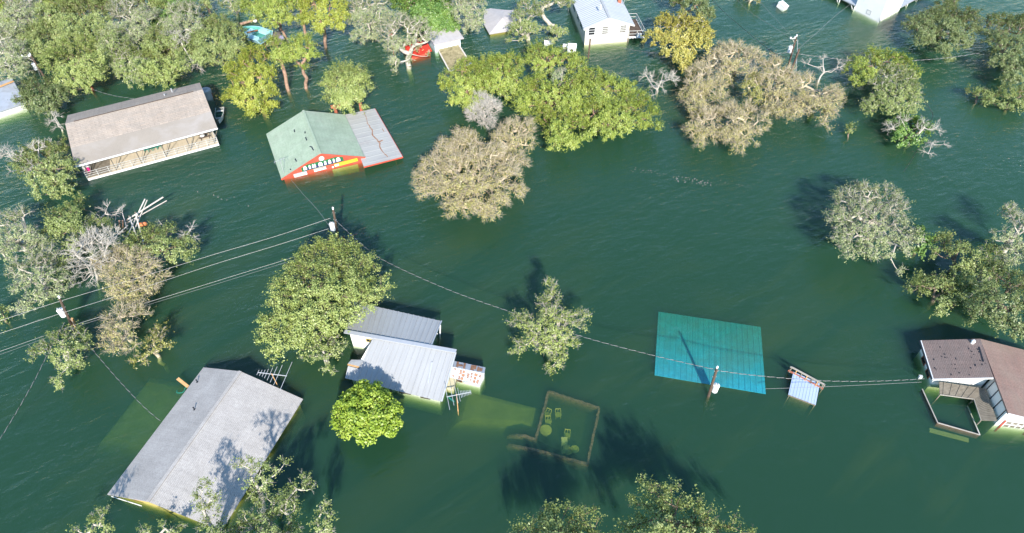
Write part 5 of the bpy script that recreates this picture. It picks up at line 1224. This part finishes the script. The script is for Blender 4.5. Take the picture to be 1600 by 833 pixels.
T('oak', 'green crown between the oaks over the tan roof and the rounded oak', [(248, 62, 18), (240, 78, 14), (268, 70, 16), (290, 84, 14)], seed=103, group=OW)
T('oak', 'olive oak at the top edge left of the dark fresh green tree', [(176, -2, 20), (226, -4, 20), (250, 6, 16), (160, 4, 14)], seed=104, group=OW)
# cedars
CE = 'tall cedars beside the pale blue boat'
T('cedar_green', 'tall green cedar standing over the pale blue boat at the top', [(400, 10, 22, 5), (425, 24, 26, 5), (442, 8, 24, 5.5), (447, 30, 14, 4.5)], base=(452, 58), seed=20, group=CE, zmin=2.2, trunk=.22)
T('cedar_tall', 'golden green cedar spreading low above its tilted trunk left of the others', [(396, 92, 22, 5), (378, 116, 22, 3.4), (406, 122, 24, 4.2), (368, 150, 17, 1.6), (390, 150, 24, 2.6), (416, 146, 18, 2.4), (400, 172, 17, 1.2), (424, 164, 10, 1.4)], base=(418.5, 184), seed=21, group=CE, zmin=.5)
T('cedar_green', 'cedar with a bare fork trunk between golden cedar and green cedar', [(432, 70, 14, 6.2), (440, 88, 15, 5.5)], base=(450.5, 144), seed=22, group=CE, zmin=3, trunk=.3)
T('cedar_green', 'green cedar with a straight bare trunk in open water', [(470, 70, 19, 6.8), (480, 84, 17, 6.2), (458, 88, 18, 6), (470, 102, 9, 4.4), (486, 76, 12, 6.4)], base=(476, 137), seed=23, group=CE, zmin=3, trunk=.27)
T('cedar_tall', 'vivid yellow green cedar with a bare trunk at the top', [(492, 6, 24, 7), (515, 10, 25, 7), (484, 30, 16, 6), (510, 32, 20, 6), (530, 26, 14, 6.4), (498, 46, 9, 5), (534, 42, 7, 5.5)], base=(503, 72), seed=24, group=CE, zmin=3.4, trunk=.27)
T('cedar_green', 'slim cedar trunk with a small crown at the top between larger cedars', [(464, -6, 14, 7), (470, 8, 8, 6.4)], base=(477, 53), seed=25, group=CE, zmin=3.5, trunk=.26)
T('oak_light', 'smooth round olive tree behind the green roofed bar', [(540, 132, 30), (520, 136, 24), (562, 136, 22), (545, 156, 22), (536, 114, 18), (522, 118, 12), (560, 118, 14), (556, 152, 16)], seed=26, base=(546, 170), zmin=.3, dens=1.25)
# top centre
T('silver', 'pale twiggy tree at the top right of the vivid cedar', [(552, 12, 22), (578, 8, 26), (566, 34, 20), (596, 30, 22), (560, 54, 12), (580, 60, 14)], seed=27)
T('silver', 'pale twiggy tree on a bare trunk reaching over the red shed', [(606, 52, 20, 4), (630, 40, 20, 4.6), (652, 48, 20, 4.6), (674, 60, 14, 4), (622, 74, 20, 3.4), (644, 74, 16, 3.2), (618, 96, 11, 2.4), (618, 112, 6, 1.8), (640, 92, 8, 2), (668, 88, 7, 2)], base=(640, 112), seed=28, zmin=.8, dens=.9)
T('green', 'dense fresh green tree above the small whitewashed house', [(630, 4, 18), (652, 8, 22), (680, 6, 24), (664, 24, 20), (690, 28, 20), (698, 46, 15), (712, 42, 8), (676, 42, 16), (704, 24, 12)], seed=29, dens=1.2, top=4)
T('silver', 'grey green oak left of the bleached pinkish roof', [(712, 4, 20), (740, 6, 20), (728, 24, 20), (748, 22, 12), (738, 42, 12), (750, 34, 8), (724, 48, 5)], seed=30)
T('oak_open', 'patchy thin oak reaching right of the bleached pinkish roof', [(822, 6, 14, 3.5), (812, 26, 14, 3), (830, 24, 12, 3), (806, 46, 12, 2), (828, 44, 14, 2.4), (844, 46, 8, 1.8), (796, 62, 6, 1.4), (818, 60, 6, 1.2)], base=(832, 68), seed=31)
T('oak_open', 'patchy thin oak on a pale trunk beside the cream house', [(848, 10, 14, 4), (870, 2, 16, 4.6), (886, 8, 12, 4.4), (860, 44, 8, 2), (872, 48, 12, 2), (866, 62, 7, 1.2), (846, 20, 7, 3)], base=(863, 42), seed=32)
# central cedar mass
CC = 'cedars crowded together in the centre'
T('cedar', 'cedar at the left end of the central clump beside the debris covered roof', [(708, 132, 22), (732, 112, 22), (730, 140, 24), (750, 128, 22), (716, 158, 16), (738, 166, 18)], seed=33, group=CC, top=4.2)
T('cedar', 'cedar at the top of the central clump above the bare grey tree', [(770, 104, 22), (790, 118, 24), (772, 136, 24), (800, 142, 22), (800, 98, 16)], seed=34, group=CC, top=4.6)
T('cedar', 'cedar nearest the cream house at the top of the central clump', [(842, 84, 18), (860, 92, 20), (884, 90, 18), (846, 108, 18), (900, 104, 16), (826, 96, 12)], seed=35, group=CC, top=5)
T('silver', 'small grey green tree poking up amid the central cedars', [(872, 122, 12, 4.8), (878, 112, 8, 5)], seed=36)
T('cedar', 'broad cedar in the middle of the central clump', [(836, 138, 22), (858, 152, 24), (826, 164, 22), (896, 138, 22), (888, 164, 24)], seed=37, group=CC, top=5.2)
T('cedar', 'cedar at the front of the central clump dipping to the water', [(850, 186, 22), (872, 206, 20), (884, 190, 20), (866, 224, 14), (892, 222, 13), (906, 196, 16), (908, 216, 10)], seed=38, group=CC, top=4)
T('cedar', 'cedar at the upper right of the central clump', [(926, 124, 20), (948, 136, 22), (920, 146, 20), (968, 142, 18), (940, 158, 20), (984, 138, 12)], seed=39, group=CC, top=4.8)
T('cedar', 'cedar at the right tip of the central clump', [(958, 176, 22), (984, 168, 22), (922, 172, 20), (914, 184, 16), (972, 196, 20), (942, 192, 20), (1004, 160, 16), (1002, 186, 15), (1020, 176, 12), (950, 212, 12), (1026, 198, 9), (926, 206, 12)], seed=40, group=CC, top=4.2)
T('dead_fine', 'bare grey tree against the left side of the central cedars', [(752, 160, 15), (768, 168, 14), (746, 182, 15), (764, 190, 14), (738, 176, 10), (756, 174, 16)], seed=41, dens=1.3, top=4)
T('dead', 'bare whitish branches at the right of the central cedars', [(1012, 122, 12), (1030, 134, 13), (1046, 124, 11), (1036, 114, 7), (1024, 148, 6)], seed=42, dens=1.2)
# browned trees
BR = 'browned twiggy trees'
T('brown', 'wide browned tree in the centre with pale twigs dipping in the water', [(700, 240, 26), (728, 228, 26), (682, 262, 24), (712, 268, 28), (742, 258, 28), (770, 250, 26), (668, 282, 20), (664, 302, 14), (698, 296, 24), (730, 296, 26), (762, 288, 26), (792, 276, 22), (806, 256, 18), (712, 322, 18), (742, 326, 20), (764, 334, 16), (780, 312, 16), (806, 296, 14)], seed=43, group=BR, dens=1.3, top=5)
T('brown', 'smaller browned crown between the central cedars and the wide browned tree', [(800, 204, 20), (822, 202, 18), (814, 226, 20), (786, 222, 16), (720, 210, 12)], seed=44, group=BR, dens=1.2, top=4.4)
T('brown', 'browned tree beneath the yellow tree, leftmost of the tan thicket', [(1092, 118, 22), (1082, 146, 20), (1112, 98, 18), (1108, 140, 20), (1088, 168, 16), (1124, 152, 16)], seed=45, group=BR, dens=1.15, top=4.2)
T('brown', 'tan tree at the top of the thicket with grey limbs showing', [(1134, 84, 18), (1156, 80, 18), (1176, 92, 16), (1142, 104, 18), (1168, 112, 16), (1130, 122, 14)], seed=46, group=BR, dens=1.1, top=4.8)
T('brown', 'tan tree at the lower left tip of the thicket', [(1100, 186, 18), (1086, 204, 14), (1108, 208, 16), (1092, 222, 10), (1116, 184, 14)], seed=47, group=BR, dens=1.3, top=3.4)
T('brown', 'tan tree at the bottom middle of the thicket', [(1140, 176, 20), (1160, 196, 22), (1140, 212, 18), (1176, 216, 14), (1152, 228, 12), (1184, 190, 16), (1170, 172, 14)], seed=48, group=BR, dens=1.3, top=4)
T('olive', 'olive patch in the middle of the tan thicket', [(1170, 138, 16), (1186, 128, 14), (1180, 152, 12)], seed=49, top=4.5)
T('brown', 'tan tree under the crossarm pole in the thicket', [(1206, 104, 18), (1222, 118, 18), (1200, 128, 18), (1212, 148, 20), (1228, 138, 16), (1206, 172, 14), (1226, 170, 14)], seed=50, group=BR, dens=1.2, top=4.4)
T('brown', 'tan tree at the right end of the thicket', [(1258, 134, 22), (1282, 142, 20), (1298, 152, 16), (1250, 158, 20), (1274, 168, 20), (1294, 178, 14), (1286, 194, 10), (1240, 176, 14), (1306, 160, 8)], seed=51, group=BR, dens=1.3, top=4.2)
T('dead', 'bare forked snags behind the right end of the tan thicket', [(1262, 100, 8), (1286, 92, 8), (1282, 108, 7), (1308, 106, 9), (1322, 98, 7)], seed=52, base=(1276, 130))
# top right
T('oak_dark', 'dark green oak directly behind the yellow tree', [(1064, 6, 20), (1086, 12, 20), (1102, 22, 14), (1050, -2, 14)], seed=53, top=4.5)
T('yellow', 'yellowing tree beside the deck of the cream house', [(1040, 38, 16), (1064, 42, 20), (1086, 44, 20), (1026, 60, 16), (1050, 64, 18), (1078, 66, 20), (1100, 58, 14), (1042, 82, 10), (1066, 90, 16), (1070, 102, 8), (1104, 72, 8)], seed=54, dens=1.1, top=5)
T('olive', 'little yellow green crown cut by the top edge above the open water', [(1166, -6, 14), (1180, -4, 12)], seed=55)
T('cedar', 'bright yellow green crown at the back of the right middle clump', [(1342, 104, 18), (1362, 96, 18), (1386, 96, 18), (1412, 100, 14), (1352, 122, 16), (1424, 114, 10), (1340, 126, 12)], seed=56, top=4)
T('oak_open', 'olive oak at the front of the right middle clump', [(1390, 118, 20), (1408, 126, 20), (1380, 140, 20), (1404, 150, 22), (1422, 144, 16), (1376, 160, 16), (1396, 168, 16), (1418, 170, 14), (1432, 160, 10), (1358, 166, 12)], seed=57, top=4.6, dens=1.2)
T('green', 'low leafy tree at the water end of the right middle clump', [(1402, 196, 14), (1424, 190, 16), (1412, 212, 14), (1440, 204, 14), (1432, 222, 10), (1402, 228, 7)], seed=58, top=2.6, dens=.8)
T('dead', 'bleached branches fanning over the water at the end of the right middle clump', [(1392, 200, 10), (1410, 190, 12), (1444, 200, 12), (1462, 202, 10), (1456, 224, 10), (1450, 240, 7), (1472, 226, 6)], base=(1420, 222), seed=59, top=3.4)
T('oak', 'tiny leafy shrub alone in open water right of the tan thicket', [(1331, 202, 8), (1326, 206, 5)], seed=60, name='shrub')
T('oak_dark', 'oak in the top right corner below the white block house', [(1432, 44, 20), (1456, 36, 22), (1446, 62, 18), (1478, 26, 22), (1480, 52, 22), (1504, 34, 22), (1498, 66, 18), (1474, 78, 12), (1482, 92, 9), (1520, 48, 14), (1478, 6, 16)], seed=61, top=5)
T('oak_dark', 'oak at the right picture edge high up', [(1560, 40, 20), (1588, 46, 24), (1556, 66, 20), (1582, 80, 26), (1596, 110, 24), (1568, 100, 18), (1580, 128, 18)], seed=62, top=5)
T('oak', 'low oak limbs trailing into water at the right edge', [(1576, 152, 14), (1594, 166, 16), (1560, 148, 12), (1546, 158, 10), (1568, 166, 8), (1598, 146, 12)], seed=63, top=2.6)
T('oak', 'small low shrub in open water left of the trailing limbs', [(1516, 142, 7), (1530, 146, 10), (1540, 154, 7)], seed=64, name='shrub')
# right middle
T('silver', 'round thinning tree with pale limbs alone in the right of the water', [(1322, 316, 22), (1350, 302, 22), (1380, 308, 22), (1398, 326, 20), (1310, 346, 22), (1338, 336, 26), (1366, 338, 26), (1398, 352, 22), (1314, 376, 18), (1340, 368, 24), (1370, 372, 24), (1400, 382, 20), (1324, 394, 14), (1352, 398, 18), (1420, 372, 16), (1392, 404, 14), (1404, 424, 11)], seed=65, top=5.6, dens=.95)
T('oak', 'oak bough reaching left from the right edge group toward the thinning tree', [(1474, 378, 16), (1496, 394, 18), (1462, 394, 12), (1522, 410, 18), (1508, 428, 18), (1536, 424, 14)], seed=66, top=4)
T('oak', 'lower oak bough of the right edge group dipping to the water', [(1440, 446, 14), (1462, 450, 18), (1486, 452, 20), (1476, 474, 14), (1500, 470, 14), (1424, 456, 8), (1468, 488, 9), (1444, 432, 9)], seed=67, top=3)
T('silver', 'pale limbed oak at the right edge above the brown roof', [(1578, 334, 16), (1596, 352, 20), (1576, 374, 18), (1594, 396, 22), (1574, 410, 16), (1556, 376, 10)], seed=68, top=5.5)
T('oak_dark', 'dark olive oak overhanging the brown roof at the right edge', [(1556, 430, 18), (1580, 444, 22), (1540, 456, 18), (1562, 472, 22), (1590, 482, 24), (1532, 484, 18), (1556, 498, 18), (1582, 512, 18), (1516, 494, 10), (1598, 520, 14), (1600, 446, 18)], seed=69, top=5.4)
T('oak_open', 'oak boughs filling the gap between the lower bough and the dark olive oak at right', [(1546, 408, 18), (1530, 448, 18), (1512, 466, 14), (1556, 392, 12), (1540, 392, 10), (1548, 432, 16)], seed=105, top=4)
T('green', 'small fresh green crown tucked between the thinning tree and the oak bough', [(1434, 366, 12), (1446, 380, 12), (1438, 392, 10)], seed=106, top=3)
# left
T('oak', 'leafy green oak with dead white limbs below the left end of the tan roof', [(62, 238, 20), (88, 240, 20), (50, 262, 22), (84, 264, 22), (66, 284, 20), (96, 282, 16), (82, 302, 14), (108, 258, 10), (34, 252, 14), (60, 304, 10), (104, 296, 9)], seed=70, top=4.4)
T('dead', 'dead white limbs over the leafy oak at the left edge', [(30, 246, 14), (12, 240, 12), (60, 234, 14), (84, 226, 10), (52, 262, 12), (16, 268, 8), (84, 252, 12)], base=(70, 280), seed=71, top=4.6, dens=1.1)
T('silver', 'pale limbed oak at the left edge, upper one of the left thicket', [(12, 346, 20), (36, 340, 16), (14, 372, 18), (40, 366, 18), (4, 396, 16), (30, 392, 18), (56, 384, 16)], seed=72, top=4.5)
T('silver', 'pale limbed oak below the upper left edge oak in the thicket', [(30, 420, 16), (54, 412, 20), (76, 404, 20), (48, 438, 20), (76, 434, 20), (64, 460, 18), (34, 450, 14), (90, 456, 14), (44, 478, 14), (28, 484, 10), (100, 438, 12)], seed=73, top=4.5)
T('oak', 'green oak at the top of the left thicket with a dead limb behind', [(92, 340, 18), (112, 328, 14), (126, 316, 13), (86, 362, 18), (108, 352, 16), (118, 338, 12)], seed=74, top=4)
T('oak_open', 'green crown behind the big dead white tree of the left thicket', [(148, 350, 16), (166, 354, 12), (128, 370, 16), (112, 384, 16), (104, 412, 16)], seed=75, top=3)
T('dead', 'big dead white tree in the middle of the left thicket', [(130, 384, 18), (150, 372, 18), (168, 384, 18), (140, 402, 18), (160, 408, 16), (126, 420, 16), (146, 432, 14), (178, 366, 12), (118, 398, 12), (124, 442, 10)], seed=76, top=4.6, dens=1.25, base=(142, 446))
T('dead', 'dead white limb reaching right toward the lumber tangle', [(166, 328, 10), (182, 334, 9), (192, 330, 7), (150, 334, 8)], base=(128, 346), seed=77)
T('oak', 'leafy green tree right of the lumber tangle in the left thicket', [(216, 380, 18), (240, 370, 18), (264, 370, 18), (284, 382, 18), (252, 388, 18), (226, 396, 18), (296, 390, 12), (272, 398, 14), (290, 402, 10)], seed=78, top=4.2)
T('dead', 'small white dead sprig at the right tip of the left thicket', [(298, 358, 8), (292, 366, 6), (254, 352, 5), (304, 368, 6)], base=(276, 384), seed=79)
T('brown', 'browned tree crossed by the wires in the left thicket', [(166, 412, 18), (190, 402, 20), (214, 408, 20), (180, 432, 20), (206, 434, 22), (234, 424, 18), (252, 436, 12), (196, 458, 18), (226, 452, 16), (176, 450, 14)], seed=80, group=BR, top=4.6, dens=1.25)
T('brown', 'browned tree below the wires at the foot of the left thicket', [(186, 496, 18), (208, 488, 18), (230, 492, 14), (178, 520, 16), (200, 520, 18), (186, 544, 15), (206, 546, 12), (166, 540, 8)], seed=81, group=BR, top=3.8, dens=1.2)
T('olive', 'sparse yellowish bush at the lower right of the left thicket', [(250, 520, 11), (254, 540, 11), (236, 548, 11), (222, 562, 10), (240, 530, 9), (208, 566, 7)], seed=82, top=2.4)
T('oak', 'little green crown at the left edge beneath the wires', [(2, 486, 12), (0, 500, 6)], seed=83)
T('oak_open', 'small lichen oak at the foot of the left transformer pole', [(94, 534, 18), (116, 524, 16), (72, 546, 16), (100, 552, 18), (122, 542, 12), (54, 554, 9), (108, 572, 14), (92, 590, 10), (134, 528, 7), (124, 564, 9), (96, 604, 5)], seed=84, top=3.6)
# centre
T('oak_light', 'big dense olive oak in front of the leaning pole', [(512, 398, 26), (540, 402, 24), (484, 404, 22), (566, 424, 26), (586, 446, 20), (534, 432, 32), (498, 434, 32), (468, 430, 24), (446, 446, 22), (470, 464, 28), (508, 472, 34), (548, 462, 32), (576, 472, 22), (440, 474, 20), (428, 500, 20), (452, 500, 26), (490, 504, 28), (524, 502, 24), (420, 526, 16), (442, 534, 20), (468, 530, 20), (430, 550, 14), (556, 490, 18)], seed=85, top=6.4, dens=1.25)
T('oak_open', 'small ragged bush with dark stems below the big olive oak', [(492, 536, 16), (514, 530, 14), (504, 554, 16), (524, 548, 12), (482, 556, 10), (510, 576, 7), (530, 536, 8), (518, 582, 5)], seed=86, top=3)
T('lime', 'glossy lime green dome shaped tree in front of the silver roofed house', [(574, 634, 34), (548, 640, 26), (600, 640, 26), (560, 662, 28), (590, 662, 28), (574, 676, 18), (572, 618, 20), (536, 656, 18), (612, 656, 18), (596, 622, 16), (552, 622, 16)], seed=87, dens=1.3, top=4.2, zmin=.1)
T('oak_star', 'star shaped thin oak alone in the middle of the water', [(860, 448, 12, 4.4), (862, 466, 14, 4), (848, 472, 8, 4), (856, 490, 18, 3.4), (874, 498, 16, 3.2), (808, 498, 13, 2.6), (824, 506, 15, 2.8), (844, 512, 20, 3), (868, 520, 20, 2.6), (892, 502, 16, 2.8), (910, 496, 14, 2.6), (906, 514, 10, 2.2), (888, 536, 14, 1.8), (832, 532, 16, 1.8), (812, 542, 12, 1.2), (856, 544, 16, 1.6), (872, 560, 14, 1), (860, 574, 9, .5), (800, 550, 6, .8)], seed=88, base=(858, 556), dens=1.15)
# bottom
BT = 'treetops cut by the bottom edge'
T('oak_open', 'low treetop at the bottom edge left of the grey roof', [(158, 806, 11, 3.2), (146, 820, 14, 2.8), (166, 822, 12, 2.8), (122, 830, 9, 2.4), (134, 836, 14, 2.2)], seed=89, group=BT)
T('oak_open', 'small sparse treetop at the bottom edge against the gable end of the grey roof', [(236, 824, 9, 2.8), (228, 834, 12, 2.4), (258, 826, 8, 2.6), (276, 824, 7, 2.6), (270, 836, 12, 2.4)], seed=90, group=BT)
T('oak_open', 'tall loose treetop rising over the lower end of the grey roof', [(319, 760, 9, 5), (312, 776, 9, 4.6), (328, 782, 12, 4.6), (318, 798, 14, 4.2), (338, 802, 12, 4.2), (326, 816, 15, 4), (342, 826, 14, 3.8), (330, 850, 24, 4.6), (350, 866, 24, 4.6)], seed=91, group=BT, base=(330, 860))
T('oak_open', 'treetop over the right lower corner of the grey roof', [(376, 726, 10, 5.4), (394, 722, 12, 5.4), (408, 736, 12, 5), (392, 744, 11, 5), (414, 752, 11, 4.8), (432, 740, 9, 5), (442, 728, 8, 5.2), (404, 764, 10, 4.4), (398, 776, 8, 4)], seed=92, group=BT, base=(410, 830))
T('oak_open', 'long leaning treetop right of the grey roof at the bottom edge', [(476, 748, 10, 5), (464, 764, 13, 4.8), (478, 766, 10, 4.8), (448, 780, 15, 4.6), (426, 788, 16, 4.4), (402, 798, 16, 4.2), (450, 804, 16, 4), (382, 808, 13, 4), (424, 814, 18, 3.8), (396, 826, 18, 3.6), (456, 828, 16, 3.4), (372, 832, 14, 3.4), (420, 850, 26, 4.6), (396, 862, 24, 4.8), (450, 862, 22, 4.4), (410, 812, 14, 4.6), (438, 796, 14, 4.8)], dens=1.15, seed=93, group=BT, base=(420, 880))
T('oak_open', 'narrow treetop at the bottom edge with a bare tip', [(506, 788, 8, 4), (502, 802, 10, 3.8), (514, 812, 9, 3.6), (494, 814, 9, 3.6), (506, 828, 13, 3.4)], seed=94, group=BT, base=(504, 870))
T('oak', 'bushy treetop at the bottom edge under the sunken patio', [(862, 802, 12, 4.6), (884, 800, 12, 4.6), (850, 816, 14, 4.2), (874, 818, 18, 4.2), (904, 804, 13, 4.4), (922, 800, 10, 4.4), (898, 822, 18, 4), (828, 822, 14, 3.8), (934, 814, 11, 4), (810, 832, 10, 3.4), (850, 838, 18, 3.6), (890, 842, 18, 3.4), (926, 836, 14, 3.6), (870, 862, 34, 5), (830, 870, 24, 4.4), (910, 872, 28, 4.8), (866, 832, 16, 5)], dens=1.2, seed=95, group=BT)
T('oak', 'largest treetop at the bottom edge, right of the bushy one', [(1008, 762, 11, 5.6), (1022, 768, 11, 5.6), (1048, 764, 10, 5.6), (996, 788, 12, 5), (1016, 790, 13, 5.2), (1040, 784, 14, 5.4), (1058, 792, 14, 5.2), (1028, 808, 18, 4.8), (1052, 816, 20, 4.8), (1082, 788, 12, 5.2), (1088, 806, 16, 4.8), (1000, 818, 16, 4.4), (978, 828, 14, 4), (1080, 828, 18, 4.2), (1106, 800, 11, 4.8), (1108, 820, 14, 4.4), (1132, 822, 13, 4), (1148, 816, 9, 4), (1156, 830, 12, 3.6), (1174, 834, 10, 3.4), (1040, 852, 36, 6), (1090, 860, 34, 5.6), (1000, 866, 28, 5), (1140, 868, 26, 4.6), (1044, 832, 22, 5.8)], dens=1.2, seed=96, group=BT)
print("TREES", len(TREES), sum(t[0] for t in TREES))
